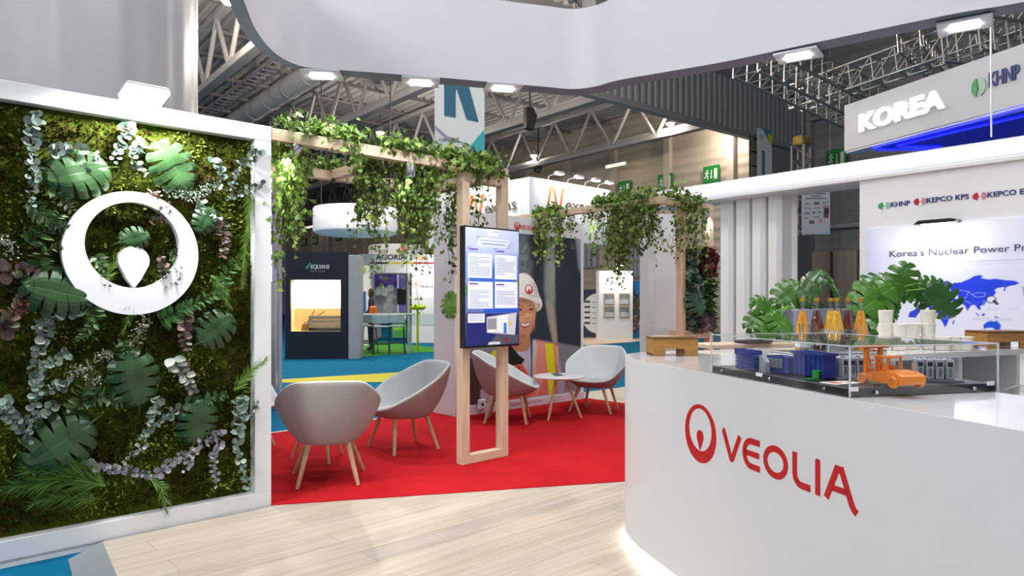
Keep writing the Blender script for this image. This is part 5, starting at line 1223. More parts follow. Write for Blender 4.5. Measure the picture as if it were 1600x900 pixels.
lf = cthing('model_leaflet', 'white leaflet with orange and red print lying in the case near its corner', 'leaflet', *cl(1.115, 2.36), .15)
MB().rbox(-.05, .07, -.035, .035, 0, .004, .001).build('sheet', M_white, lf); MB().box(-.035, .0, -.02, .02, .004, .0045).box(.02, .05, -.015, -.01, .004, .0045).box(.02, .06, .01, .016, .004, .0045).build('print', mat('orange_red_print', 'd9653a', .5), lf)
# ================================================================ things on the counter
M_bglass = glassy('bottle_glass', (.93, .96, .95), .05, boost=.10)
def bottle(x, Y, col, lab, h=.32, r=.041):
    P = Vector(((x - 800) / FL * Y, Y, ZC + .012)); t = thing('juice_bottle', lab, 'bottle', P, 0, 'glass juice bottles on the counter')
    k = h / .32
    MB().lathe([(r * .9, 0), (r, .008), (r, .11 * k), (r * .93, .145 * k), (r * .66, .20 * k), (r * .40, .255 * k), (r * .35, .295 * k), (r * .38, .302 * k)], n=24).build('glass', M_bglass, t, smooth=True)
    MB().lathe([(r * .86, .003), (r * .95, .01), (r * .95, .11 * k), (r * .88, .145 * k), (r * .61, .20 * k), (r * .42, .238 * k), (r * .40, .243 * k)], n=24).build('juice', col, t, smooth=True)
    MB().lathe([(r * .42, .296 * k), (r * .43, .298 * k), (r * .41, .318 * k), (r * .3, .32 * k)], n=20).build('cap', mat('gold_cap', 'c9a23c', .3, metal=.8), t, smooth=True)
    MB().lathe([(r * 1.015, .03), (r * 1.015, .085)], n=24).build('label', M_white, t, smooth=True)
J_o = mat('orange_juice', 'ee9a08', .25, var=.05); J_y = mat('yellow_juice', 'f2b405', .25, var=.05); J_r = mat('dark_red_juice', '5c1422', .2, var=.1)
tr = thing('serving_tray', 'silver tray under the juice bottles', 'tray', at(1288, 471, 4.19) - Vector((0, 0, H0 - ZC - .001)), .25)
MB().rbox(-.30, .30, -.15, .13, 0, .01, .004).build('tray_plate', M_chrome, tr); MB().rbox(-.31, .31, -.16, -.145, .0, .022, .004).build('tray_rim', M_chrome, tr)
for x, Y, c, lab in ((1254, 4.08, J_o, 'leftmost juice bottle, orange, behind the glasses'), (1276, 4.26, J_r, 'dark red juice bottle, second from left'), (1297.5, 4.22, J_y, 'yellow juice bottle in the middle, left one of the touching pair'),
                     (1307.5, 4.12, J_y, 'yellow juice bottle in the middle, right one of the touching pair'), (1325, 4.24, J_r, 'dark red juice bottle right of the yellow pair')): bottle(x, Y, c, lab)
bottle(1345, 4.10, J_o, 'rightmost and fullest juice bottle, orange')
def tumbler(x, Y, r, h, lab, name='drinking_glass', z=ZC + .012):
    t = thing(name, lab, 'glass', Vector(((x - 800) / FL * Y, Y, z)), 0, 'clear glasses among the bottles')
    MB().lathe([(r * .8, 0), (r * .84, .01), (r, h), (r * .96, h), (r * .8, .014), (0, .012)], n=28).build('bowl', M_bglass, t, smooth=True)
    return t
tumbler(1262, 4.02, .05, .17, 'tall clear glass in front of the leftmost bottle'); tumbler(1284, 4.30, .035, .2, 'narrow clear glass behind the second bottle')
gb = tumbler(1309, 4.0, .11, .135, 'wide clear glass bowl in front of the yellow bottles', 'glass_bowl'); 
ice = MB(); rnd = random.Random(2)
for k in range(40): a = rnd.uniform(0, 6.28); rr = rnd.uniform(0, .07); ice.M = Matrix.Translation((rr * math.cos(a), rr * math.sin(a), .025 + rnd.uniform(0, .05))) @ Euler((rnd.random() * 3, rnd.random() * 3, 0)).to_matrix().to_4x4(); ice.rbox(-.013, .013, -.013, .013, -.013, .013, .003)
ice.M = None
o = ice.build('ice_cubes', M_bglass, None, loc=gb.location + Vector((0, 0, .0))); tag(o, 'ice cubes heaped in the wide glass bowl', 'ice', kind='stuff')
# cups
M_cup = mat('cream_cup', 'e9e4d6', .6, var=.02)
cup0 = None
def cup(x, Y, z, lab):
    global cup0
    P = Vector(((x - 800) / FL * Y, Y, ZC + z + .002))
    if cup0 is None:
        t = thing('coffee_cup', lab, 'cup', P, 0, 'cream cups stacked on the back of the counter')
        MB().lathe([(.0, .003), (.036, .003), (.038, .0), (.044, .078), (.046, .082), (.043, .084), (.040, .08), (.034, .01), (.0, .008)][0:9], n=24).build('cup_body', M_cup, t, smooth=True)
        hd = MB(); hd.tube([(.042 + .022 * math.sin(a), 0, .045 + .022 * math.cos(a)) for a in [0.1 + k * (PI - .2) / 8 for k in range(9)]], .004, 8); hd.build('cup_handle', M_cup, t, smooth=True)
        cup0 = t
    else: t = dup(cup0, P, R.uniform(0, 6), lab)
    return t
for x, Y, lv, wh in ((1384, 4.42, 3, 'leftmost cream cup stack'), (1405, 4.38, 2, 'second cream cup stack from the left'), (1426, 4.46, 2, 'third cream cup stack from the left'), (1450, 4.46, 3, 'tall cream cup stack in the middle'), (1473, 4.40, 1, 'low cream cups right of the tall stack, first'), (1492, 4.42, 1, 'low cream cups right of the tall stack, second'), (1509, 4.40, 1, 'rightmost low cream cup')):
    for k in range(lv): cup(x, Y, k * .084, (wh + (', bottom cup' if k == 0 else ', top cup' if k == lv - 1 else ', middle cup')) if lv > 1 else wh)
# wooden boxes
def wbox(P, rz, w, d, h, lab):
    t = thing('wooden_riser', lab, 'box', P, rz, None)
    MB().rbox(0, w, 0, d, h - .016, h, .003).build('top_board', wood('walnut_board', '5a3b1c', '7f5a2c', 'X', scale=2, rough=.35), t)
    s = .014
    for y in (0, d - s): MB().prism([(0, 0), (w * .27, 0), (w * .27, h * .38), (w * .70, h * .38), (w * .70, 0), (w, 0), (w, h - .016), (0, h - .016)], y, y + s, 'y').build('side_board', M_box, t)
    MB().box(0, s, s, d - s, h * .1, h - .016).build('end_board', M_box, t)
p = at(1021, 471, 3.92); wbox((p.x, p.y, ZC + .001), .02, .255, .20, .108, 'honey coloured wooden riser on the left end of the counter')
p = at(1543, 471, 4.52); wbox((p.x, p.y, ZC + .001), .1, .33, .2, .115, 'brown wooden riser at the right edge of the photo')
wb = MB().rbox(0, .86, 0, .22, 0, .03, .004).build('wooden_board', M_oak, loc=(1.29, 4.475, ZC + .001), rot=.34); tag(wb, 'pale wooden board lying on the back edge of the counter', 'board')
ty = thing('dark_tray', 'small dark tray on the pale wooden board', 'tray', (1.62, 4.65, ZC + .032), .34)
MB().lathe([(.11, 0), (.13, .012), (.127, .014), (.108, .003), (0, .002)], n=32).build('tray_dish', M_black, ty, smooth=True)
# clear stool behind the counter
cs_ = thing('clear_stool', 'clear plastic stool back showing behind the acrylic case', 'stool', (2.28, 3.10, 0), .3)
pts = [(-.17, 0, .62), (-.19, 0, .8), (-.15, 0, .93), (0, 0, .96), (.15, 0, .93), (.19, 0, .8), (.17, 0, .62)]
MB().tube(pts, .018, 12).build('backrest', M_bglass, cs_, smooth=True); MB().lathe([(0, .60), (.19, .60), (.21, .62), (.19, .64), (0, .64)], (0, -.2, 0), 28).build('seat', M_bglass, cs_, smooth=True)
for k in range(4): a = PI / 4 + k * PI / 2; MB().tube([(.12 * math.cos(a), -.2 + .12 * math.sin(a), .6), (.2 * math.cos(a), -.2 + .2 * math.sin(a), .001)], .012, 8).build('leg', M_glass, cs_, smooth=True)
# planters with monstera plants behind the bottles
pl = MB().rbox(0, .74, 0, .24, 0, .255, .01).build('planter_box', mat('blue_grey_planter', '8d90a8', .4), loc=(1.97, 4.82, ZC + .001), rot=.34); tag(pl, 'long bluish grey planter behind the juice bottles', 'planter')
def mplant(base, leaves, lab, z0):
    t = thing('monstera_plant', lab, 'potted plant', base, 0)
    for k, (x, y, Y, s, ta, nr) in enumerate(leaves):
        p = at(x, y, Y) - Vector(base); st = MB(); tipv = Vector((math.cos(math.radians(ta)), -.35, math.sin(math.radians(ta))))
        root = p - tipv.normalized() * s * .45
        b0 = Vector((R.uniform(-.05, .05), R.uniform(-.04, .04), 0)); mid = b0.lerp(root, .6) + Vector((0, 0, .06))
        st.tube([b0, mid, root], [.007, .005, .004], 7).build('stalk', mat('green_stalk', '6f9a3c', .5), t, smooth=True)
        mb = MB(); mb.col = (1, 1, 1); monstera_mesh(mb, frame(root, tipv, nr, s), ['3f6f22', '33621f', '4c7d2a', '285524'][k % 4], 6, R); mb.build('leaf', attr_mat('plant_leaf_glossy', .3, spec=.5, var=.08, trans=.22), t, smooth='all', fix=False)
    return t
mplant((2.10, 4.93, ZC + .2), [(1200, 480, 4.85, .22, 150, (-.1, -1, .7)), (1190, 500, 4.8, .22, 200, (0, -1, .6)), (1222, 503, 4.75, .20, -50, (.3, -1, .5)), (1258, 447, 4.9, .27, 65, (-.3, -.5, .9)), (1238, 458, 4.95, .27, 205, (.2, -1, .6)), (1308, 452, 4.95, .20, -70, (.9, -.4, .4)), (1200, 515, 4.75, .2, -120, (.1, -1, .3)), (1268, 468, 4.95, .16, -10, (0, -.5, 1))],
       'monstera plant with spread leaves behind the bottles at left', 0)
mplant((2.52, 5.0, ZC + .2), [(1408, 442, 4.9, .26, 80, (.0, -.7, .9)), (1380, 450, 4.75, .34, 195, (.0, -1, .6)), (1372, 465, 4.7, .34, 210, (.1, -1, .5)), (1362, 490, 4.7, .28, 235, (.1, -1, .4)), (1440, 444, 4.95, .26, 5, (-.2, -.6, .9)), (1462, 450, 4.8, .22, -25, (-.3, -1, .5)), (1438, 462, 4.9, .2, 150, (.3, -1, .5)), (1468, 470, 4.7, .26, -50, (-.9, -.3, .5)), (1398, 478, 4.8, .22, -95, (.6, -1, .3)), (1372, 500, 4.65, .24, 180, (.1, -.6, 1))],
       'large monstera plant with big leaves behind the cream cups', 0)
# ================================================================ white booth with fins and the map board
KA = math.atan2(-.768, .64); K0 = Vector((2.57, 11.55, 0)); kx = Vector((.64, -.768, 0)); ky = Vector((.768, .64, 0))
def ks(x, q=0.0):   # distance along the booth line for pixel column x, at depth q behind its face
    k = (x - 800) / FL; o = K0 + ky * q; return (k * o.y - o.x) / (kx.x - k * kx.y)
def kz(x, y, q=0.0): P = K0 + ky * q + kx * ks(x, q); return H0 - (y - 471) / FL * P.y
kb = thing('white_booth', 'white booth wall with fins, a light beam and the map board at right', 'booth', K0, KA)
SE = ks(1600) + 1.2; s0 = ks(1342)
KT = 3.22
MB().rbox(-.02, SE, -.02, .62, 2.94, 3.0, .01).rbox(-.02, SE, .04, .62, 3.0, KT, .01).build('roof_slab', M_white, kb)
MB().box(.10, SE, .0, .04, 3.03, KT - .05).build('light_beam', mat('beam_glow', 'f6f6ff', .5, emit=.75, var=0), kb)
MB().lathe([(.02, 2.94), (.33, 2.94), (.34, 2.96), (.34, 3.2), (.02, 3.22)], (0, .30, 0), 32).build('rounded_end', M_white, kb, smooth=True)
MB().box(s0, SE, .02, .14, -.04, 2.94).build('wall_panel', M_white, kb)
for x0, x1 in ((1136, 1163), (1160, 1189), (1185, 1214), (1210, 1240)):
    a, b = ks(x0, .5), ks(x1, .5); L = (b - a)
    MB().prism([(a, .36), (a + L * .08, .28), (a + L * .55, .26), (a + L * .74, .31), (a + L * .80, .56), (b, .60), (b, .62), (a, .62)], -.04, 2.94).build('fin', M_white, kb)
# illuminated board
b0, b1 = ks(1354, -.02), SE - .1; bz1 = kz(1354, 358, -.02); bz0 = .75
BD = Print(b1 - b0, bz1 - bz0, 330, 240, 'dfe4f6'); BD.grad('dfe3f5', 'd3dbf3', 0, None)
BD.rect(-1, .06, -1, 9, '9fb2e0', .3, alpha=.6); BD.ell(.9, bz1 - bz0, .7, .35, 'f6f8fd', .4, alpha=.8)
def kp(cx, cy): X_ = 1360 + cx / 5.625; Y_ = 370 + cy / 5.625; return (ks(X_, -.02) - b0, kz(X_, Y_, -.02) - bz0)
def kpoly(L, c, soft=None, al=1): BD.poly([kp(*p) for p in L], c, soft, al)
MB1 = '1c3fe0'
kpoly([(570, 520), (590, 480), (640, 470), (700, 470), (700, 430), (730, 405), (800, 400), (830, 385), (870, 370), (910, 345), (960, 335), (990, 345), (970, 362), (1040, 375), (1100, 368), (1180, 380), (1260, 385), (1310, 405), (1270, 425), (1230, 430), (1190, 445), (1180, 482), (1168, 470), (1180, 440), (1120, 450), (1090, 465), (1105, 490), (1080, 520), (1030, 528), (1020, 560), (1000, 600), (962, 608), (972, 640), (945, 638), (920, 600), (890, 600), (868, 625), (852, 655), (835, 615), (810, 588), (780, 612), (750, 628), (722, 590), (712, 555), (640, 560), (600, 540)], MB1)
kpoly([(600, 470), (600, 430), (630, 395), (680, 385), (710, 405), (690, 440), (650, 470)], '3a46c4')
kpoly([(503, 605), (518, 578), (580, 565), (640, 572), (690, 585), (702, 630), (735, 650), (715, 690), (692, 720), (672, 770), (655, 797), (640, 765), (612, 720), (600, 680), (570, 665), (522, 650)], MB1)
kpoly([(722, 742), (742, 728), (730, 768), (720, 765)], MB1); kpoly([(990, 775), (1020, 750), (1060, 735), (1085, 745), (1110, 735), (1145, 775), (1142, 810), (1110, 826), (1070, 800), (1030, 800), (998, 812)], '1450d8')
kpoly([(920, 665), (935, 668), (960, 700), (945, 698)], MB1); kpoly([(975, 685), (1000, 668), (1005, 690), (985, 698)], MB1); kpoly([(1085, 700), (1110, 700), (1130, 718), (1095, 712)], MB1); kpoly([(330, 705), (345, 660), (390, 640), (420, 600), (450, 610), (455, 640), (430, 665), (395, 712)], '2a45d0')
kpoly([(735, 510), (765, 505), (770, 545), (745, 545)], 'dfe4f6'); kpoly([(750, 600), (770, 590), (775, 612), (755, 615)], 'dfe4f6')
for L in ([(735, 480), (800, 470), (860, 480), (890, 510)], [(890, 510), (940, 490), (1010, 495), (1000, 525), (930, 530), (890, 510)], [(800, 560), (850, 570), (890, 590)], [(860, 480), (840, 530), (800, 560)], [(540, 580), (550, 650)], [(590, 570), (585, 640), (640, 650)], [(640, 575), (640, 650), (700, 640)], [(610, 690), (680, 700)], [(640, 720), (690, 720)], [(650, 475), (660, 550)], [(700, 470), (720, 560)], [(1000, 560), (980, 605)]):
    BD.line([kp(*p) for p in L], .005, '9fb0f4')
BD.line([kp(1060 + 42 * math.cos(a), 550 + 30 * math.sin(a)) for a in [k * PI / 8 for k in range(17)]], .010, '2a2d44'); BD.line([kp(1085, 565), kp(1112, 588)], .03, '2a2d44')
BD.line([kp(350, 240), kp(1350, 200)], .006, '9aa3c4'); BD.line([kp(350, 262), kp(1350, 228)], .004, 'b6bedb')
for (xa, ya_, xb, yb_) in ((900, 712, 1240, 740), (1030, 628, 1140, 640), (1215, 626, 1300, 640)): BD.rect(kp(xa, ya_)[0], kp(xb, ya_)[0], kp(xb, yb_)[1], kp(xa, ya_)[1], 'bcc5e2', .03, alpha=.6)
kpoly([(1335, 440), (1370, 430), (1380, 500), (1345, 520)], '9aa0bd', .03); BD.rect(kp(275, 0)[0], kp(330, 0)[0], kp(300, 560)[1], kp(300, 430)[1], 'e9ecf8'); BD.rect(kp(300, 0)[0], kp(318, 0)[0], kp(300, 500)[1], kp(300, 470)[1], 'c98aa6', .01, alpha=.5)
BD.build('map_board', attr_mat('board_print', .35, spec=.4, emit=.12), kb, x=b0, z=bz0, y=-.02, thick=.04)
lettering('board_title', "Korea's Nuclear Power Project", ks(1390, -.02), kz(1390, 401.5, -.02), kz(1392, 391.5, -.02) - kz(1392, 401.5, -.02), mat('slate_letter', '4a4f6a', .5), kb, y=-.024, depth=.003, width=(ks(1600, -.02) - ks(1390, -.02)) * 1.21)
# logos on the wall
def mark(sx, sz, rx, rz, c1, c2, parent, y0, y1):
    for sd, cc in ((-1, c1), (1, c2)):
        pts = [(sx + rx * math.cos(a) * sd + sd * rx * .06 - rz * .25 * math.sin(a) * 0, sz + rz * math.sin(a)) for a in [math.radians(-75 + k * 15) for k in range(11)]]
        pts += [(sx + sd * rx * .25, sz + rz * .45), (sx + sd * rx * .10, sz - rz * .1), (sx + sd * rx * .30, sz - rz * .6)]
        MB().prism(pts, y0, y1, 'y').build('logo_mark', mat('mark_' + cc, cc, .4), parent)
def swirl(x, y, c1, r, parent, q=.02): mark(ks(x, q), kz(x, y, q), r * 2.1, r * 1.35, c1, {'3f9a5a': '8fb8a0'}.get(c1, 'c08a90'), parent, q - .006, q)
swirl(1382, 321.5, '3f9a5a', .035, kb); swirl(1438, 315, 'b02c38', .035, kb); swirl(1531, 306.5, 'b02c38', .035, kb)
for s, xa, ya_, xb in (('KHNP', 1392, 323.5, 1422), ('KEPCO KPS', 1448, 317, 1514), ('KEPCO E&C', 1543, 308.5, 1620)):
    lettering('logo_lettering', s, ks(xa, .02), kz(xa, ya_, .02), .062, M_navy, kb, width=ks(xb, .02) - ks(xa, .02), y=.016, depth=.006, bold=.02)
t = thing('picture_light', 'dark lamp arm above the map board', 'lamp', K0 + kx * ks(1475, -.1) + Vector((0, 0, kz(1475, 349, -.1))), KA)
MB().prism([(-.30, 0), (.14, 0), (.17, .03), (.10, .045), (-.24, .045)], -.22, -.02, 'y').build('lamp_head', M_black, t); MB().box(-.22, .1, -.2, -.05, -.012, -.002).build('light_panel', M_lamp, t); MB().box(-.02, .02, -.02, .115, .0, .04).build('arm', M_black, t)
area('picture_glow', (-.06, -.14, -.03), (math.radians(25), 0, 0), .3, .1, 7, parent=t)
tag(MB().tube([(0, 0, 0), (-.02, 0, 3.2)], .009, 6).build('suspension_cable', M_white, loc=at(1549, 214, 7.9)), 'thin white suspension cable rising in front of the overhead sign', 'cable')
# ---------------------------------------------------------------- overhead sign
def sg(x, y, Y): return at(x, y, Y)
zt2, zb2 = 4.75, None
Yc = (4.75 - H0) * FL / (471 - 168); c0 = at(1311, 168, Yc)              # near left upper corner at the left end
dv = Vector((.318, -.948, 0)); k_ = Vector((.948, .318, 0)); sa = math.atan2(dv.y, dv.x)
zlo = H0 + (471 - 239) / FL * Yc
ovs = thing('overhead_sign', 'big grey overhead sign box with white lettering and blue light lines', 'sign', (c0.x, c0.y, 0), sa)
LS = 8.6
base = [(.0, .12), (.12, 0), (LS, 0), (LS, 1.2), (LS, 3.6), (5.5, 2.9)]
MB().prism(base, zlo, 4.75).build('sign_box', mat('sign_grey', 'b4b4ba', .55, var=.02), ovs)
MB().prism([(p[0] * 1 + .02, p[1] + .02) for p in base], zlo - .03, zlo).build('underside', mat('sign_underside', 'dfe1ee', .5), ovs)
# blue light lines on the underside
M_bl = mat('blue_led', '2430ff', .4, emit=2.6, ecol='1a20ff', var=0); M_bld = mat('deep_blue_recess', '101a8c', .3, var=.05, emit=.25, ecol='0a18c8')
def un(x, y):
    Y = (zlo - .05 - H0) * FL / (471 - y); P = Vector(((x - 800) / FL * Y, Y, 0)) - Vector((c0.x, c0.y, 0)); return (P.dot(dv), P.dot(k_))
MB().prism([un(1600, 176), un(1385, 228.5), un(1375, 231.5), un(1390, 234), un(1500, 229), un(1600, 222)], zlo - .04, zlo - .03).build('blue_recess', M_bld, ovs)
m = MB(); 
def flat(pts, w): 
    for i in range(len(pts) - 1):
        a, b = Vector(pts[i]), Vector(pts[i + 1]); d = (b - a).normalized(); nn = Vector((-d.y, d.x)) * w / 2
        m.prism([tuple(a + nn), tuple(a - nn), tuple(b - nn), tuple(b + nn)], zlo - .065, zlo - .04)
flat([un(1640, 158), un(1600, 168.5), un(1470, 204), un(1378, 227), un(1366, 231), un(1372, 234), un(1460, 233)], .05); flat([un(1640, 170), un(1600, 181), un(1470, 211), un(1402, 227.5), un(1410, 229.5), un(1470, 229.5)], .03); m.build('light_line', M_bl, ovs)
def so_s(x, y):      # sign face: distance along and height
    k = (x - 800) / FL; s = (k * c0.y - c0.x) / (dv.x - k * dv.y); return s, H0 - (y - 471) / FL * (c0 + dv * s).y
s1, z1 = so_s(1345, 206); s2, z2 = so_s(1478, 172)
lettering('sign_lettering', 'KOREA', s1, z1, so_s(1350, 178)[1] - z1, mat('glowing_white_letter', 'ffffff', .5, emit=.6, var=0), ovs, width=s2 - s1, y=-.03, depth=.05, bold=.035)
s1, z1 = so_s(1546, 136.5); s2, _ = so_s(1594, 130)
lettering('sign_lettering', 'KHNP', s1, z1, .2, M_navy, ovs, width=s2 - s1, y=-.01, depth=.02, bold=.02)
sx_, sz_ = so_s(1530, 136)
mark(sx_, sz_, (so_s(1541, 136)[0] - so_s(1519, 136)[0]) / 2.1, .13, '2f8a4a', '8fb39a', ovs, -.02, 0)
# ---------------------------------------------------------------- aluminium box trusses
def boxtruss(pa, pb, w, lab, seg=.5):
    d = (pb - pa); L = d.length; t = thing('box_truss', lab, 'truss', pa); M = Vector((1, 0, 0)).rotation_difference(d.normalized()).to_matrix().to_4x4()
    ch = MB(); ch.M = M; h = w / 2
    for sy in (-1, 1):
        for sz in (-1, 1): ch.tube([(0, sy * h, sz * h), (L, sy * h, sz * h)], .03, 8)
    ch.build('chord', M_alu, t, smooth=True)
    br = MB(); br.M = M; k = 0
    while k < L - seg:
        for sz in (-1, 1): br.tube([(k, -h, sz * h), (k + seg, h, sz * h)], .014, 5); br.tube([(k, sz * h, -h), (k + seg, sz * h, h)], .014, 5); br.tube([(k, sz * h, -h), (k, sz * h, h)], .014, 5)
        for sz in (-1, 1): br.tube([(k, -h, sz * h), (k, h, sz * h)], .014, 5)
        k += seg
    br.build('bracing', M_alu, t); return t
M_alu = mat('truss_aluminium', 'b4b2ae', .35, metal=.75, var=.05)
boxtruss(at(1165, 95, 13), at(1365, 195, 17), .5, 'aluminium truss running down left of the overhead sign')
boxtruss(at(1215, 84, 15), at(1400, 170, 19), .5, 'second aluminium truss just behind the left one')
boxtruss(at(1240, 155, 17), at(1640, 15, 13), .55, 'aluminium truss rising to the upper right behind the canopy lamp')
boxtruss(at(1420, 60, 14), at(1475, 120, 19), .4, 'short cross truss right of the middle of the rising truss')
boxtruss(at(1500, 60, 12), at(1660, 80, 14), .6, 'aluminium truss at the upper right corner')
# ================================================================ hanging banners
def banner(name, x0, x1, ytop, ybot, Y, lab, sk=0.0, rz=0.0):
    p = at(x0, 471, Y); z1 = H0 + (471 - ytop) / FL * Y; z0 = H0 - (ybot - 471) / FL * Y; w = (x1 - x0) / FL * Y
    t = thing(name, lab, 'banner', (p.x, p.y, 0), rz); return t, w, z0, z1
t, w, z0, z1 = banner('hanging_banner', 679, 757, 60, 238, 12.5, 'hanging banner with a large teal letter K above the pergola')
PR = Print(w, z1 - z0, 90, 200, 'cfd2d0'); hB = z1 - z0
PR.poly([(w * .1, 0), (w * .3, .28), (w * .7, .10), (w, .42), (w, -1), (w * .1, -1)], '2f9fa3', .01); PR.poly([(0, .5), (w * .25, .3), (w * .6, .17), (w * .62, .05), (0, .0)], '8f8aa0', .01); PR.poly([(0, .42), (w * .25, .22), (w * .7, .12), (w * .75, .0), (0, -1)], 'c3c6c8', .01)
PR.build('banner_cloth', M_print, t, z=z0, y=0, thick=.01)
TE = mat('teal_letter', '1f5c74', .5, var=.03)
zK = lambda y: H0 - (y - 471) / FL * 12.5; xK = lambda x: (x - 679) / FL * 12.5
MB().prism([(xK(694), zK(181)), (xK(712), zK(184)), (xK(712), zK(100)), (xK(694), zK(100))], -.006, 0, 'y').prism([(xK(711), zK(132)), (xK(716), zK(122)), (xK(732), zK(132)), (xK(748), zK(191)), (xK(729), zK(187))], -.006, 0, 'y').prism([(xK(711), zK(140)), (xK(711), zK(112)), (xK(740), zK(60)), (xK(752), zK(60)), (xK(726), zK(140))], -.0065, 0, 'y').build('letter', TE, t)
lettering('small_lettering', 'Gifen', xK(686), zK(221), .06, M_navy, t, y=-.004, depth=.003); lettering('small_lettering', 'RX', xK(706), zK(222), .075, M_dark, t, y=-.004, depth=.003, bold=.03)
MB().tube([(0, 0, z1), (w, 0, z1)], .02, 8).tube([(0, 0, z1), (0, 0, 10)], .006, 4).tube([(w, 0, z1), (w, 0, 10)], .006, 4).build('hanging_rail', M_steel, t)
t, w, z0, z1 = banner('hanging_banner', 1184, 1216, 200, 290, 24, 'narrow hanging banner with a yellow corner left of the dark wall', rz=.5)
PR = Print(w, z1 - z0, 50, 100, 'c9ccd2'); hB = z1 - z0; PR.poly([(w * .3, hB), (w, hB * .7), (w, hB + 1), (w * .3, hB + 1)], '3f7f9f', .02); PR.poly([(w * .7, hB * .88), (w, hB * .68), (w, hB * .9), (w * .8, hB * .95)], 'b8c414', .01); PR.rect(w * .28, w * .5, -1, hB * .62, '3f7f90', .01); PR.ell(w * .25, hB * .86, .09, .12, 'a8ae9a', .05)
PR.build('banner_cloth', M_print, t, z=z0, y=0, thick=.01)
t, w, z0, z1 = banner('sponsor_banner', 1253, 1297, 284, 366, 17.5, 'white hanging banner covered with small logos seen through the booth opening')
PR = Print(w, z1 - z0, 120, 220, 'c2c3cc'); hB = z1 - z0
PR.poly([(w * .65, hB), (w, hB * .88), (w, hB + 1), (w * .65, hB + 1)], '7d8c86', .01); PR.poly([(w * .88, hB * .95), (w, hB * .9), (w, hB + 1)], 'a9b83a', .01); PR.poly([(w * .6, 0), (w, .15), (w, -1), (w * .6, -1)], '9fc2c6', .02)
for k, (u, wd) in enumerate(((.5, .6), (.5, .42), (.5, .7), (.5, .34), (.5, .75))): z = hB * (.86 - k * .045); PR.rect(w * (u - wd / 2), w * (u + wd / 2), z - .012, z + .012, '5c5e70', .012)
for u, v, a, b, c in ((.2, .58, .2, .02, '9a8f96'), (.52, .59, .2, .035, '6a6c78'), (.82, .6, .2, .02, '9a8f96'), (.2, .49, .24, .02, 'a98f8f'), (.55, .5, .2, .02, '8f929c'), (.85, .52, .2, .04, 'b08a8c'), (.18, .4, .2, .025, '767884'), (.42, .41, .1, .03, '767884'), (.62, .42, .14, .03, '8f95a4'), (.87, .44, .18, .08, '4a3f4c'), (.15, .31, .15, .02, '8a9a92'), (.5, .33, .2, .02, 'a88f90'), (.86, .35, .18, .05, '7a4a50'), (.35, .23, .18, .045, '60626e'), (.66, .25, .1, .05, 'c28a6a')):
    PR.rect(w * (u - a / 2), w * (u + a / 2), hB * v - b, hB * v + b, c, .012)
PR.build('banner_cloth', M_print, t, z=z0, y=0, thick=.01); MB().tube([(0, 0, z1), (0, 0, 9)], .006, 4).tube([(w, 0, z1), (w, 0, 9)], .006, 4).build('hanging_rail', M_steel, t)
# ================================================================ tall lit white booth behind the poster
NB = B(*bl(at(828, 471, 14.0))[:2]); nb = thing('lit_white_booth', 'tall white booth walls with orange and dark lettering and lamps on top', 'booth', (NB.x, NB.y, 0), UA)
MB().rbox(0, 2.55, 0, .25, 2.62, 3.88, .01).build('fascia', M_whitem, nb); MB().rbox(0, .25, .25, 3.5, 2.62, 3.88, .01).build('fascia', M_whitem, nb)
MB().rbox(.0, .9, .3, .5, -.04, 2.62, .01).build('lower_wall', M_whitem, nb)
def Nx(t, x, z, s, par, side=False):
    m = MB(); st = .055 * s; m.stroke([(x, z - .05 * s), (x + .03 * s, z + .1 * s), (x + .10 * s, z + .42 * s), (x + .16 * s, z + .44 * s), (x + .21 * s, z + .35 * s), (x + .30 * s, z + .02 * s), (x + .35 * s, z - .02 * s), (x + .39 * s, z + .06 * s), (x + .47 * s, z + .40 * s), (x + .54 * s, z + .44 * s)], st, -.012, 0)
    m.build('letter_mark', mat('orange_letter', 'd9632c', .5), par); lettering('lettering', 'exans', x + .56 * s, z, .27 * s, mat('brown_letter', '5a4a44', .5), par, y=-.006, depth=.01, width=1.0 * s)
Nx(nb, .50, 3.30, 1.0, nb)
l2 = thing('side_lettering', 'orange and dark lettering on the left face of the tall lit booth', 'lettering', (NB + V * 2.1 - U * .015) + Vector((0, 0, 0)), UA - PI / 2)
Nx(l2, .15, 3.25, 1.0, l2)
for a, b in ((.6, -.25), (1.2, -.25), (1.75, -.25), (2.2, -.25)):
    P = NB + U * a + V * b + Vector((0, 0, 3.97)); t = thing('booth_lamp', 'bright lamp on top of the tall lit booth wall, right face', 'lamp', P, UA, 'lamps on the tall lit booth')
    MB().rbox(-.1, .1, -.06, .06, 0, .05, .01).build('lamp_head', M_white, t); MB().box(-.09, .09, -.05, .05, -.01, 0).build('light_panel', M_lamp2, t); MB().tube([(0, .05, .03), (0, .3, .0), (0, .34, -.095)], .01, 6).build('arm', M_steel, t)
    area('lamp_glow', (0, 0, -.03), (math.radians(35), 0, 0), .2, .1, 7, parent=t)
for k in (.7, 1.6):
    P = NB + V * k - U * .25 + Vector((0, 0, 3.97)); t = thing('booth_lamp', 'bright lamp on top of the tall lit booth wall, left face', 'lamp', P, UA - PI / 2, 'lamps on the left side of the tall lit booth')
    MB().rbox(-.1, .1, -.06, .06, 0, .05, .01).build('lamp_head', M_white, t); MB().box(-.09, .09, -.05, .05, -.01, 0).build('light_panel', M_lamp2, t); MB().tube([(0, .05, .03), (0, .3, .0), (0, .34, -.095)], .01, 6).build('arm', M_steel, t)
    area('lamp_glow', (0, 0, -.03), (math.radians(35), 0, 0), .2, .1, 12, parent=t)
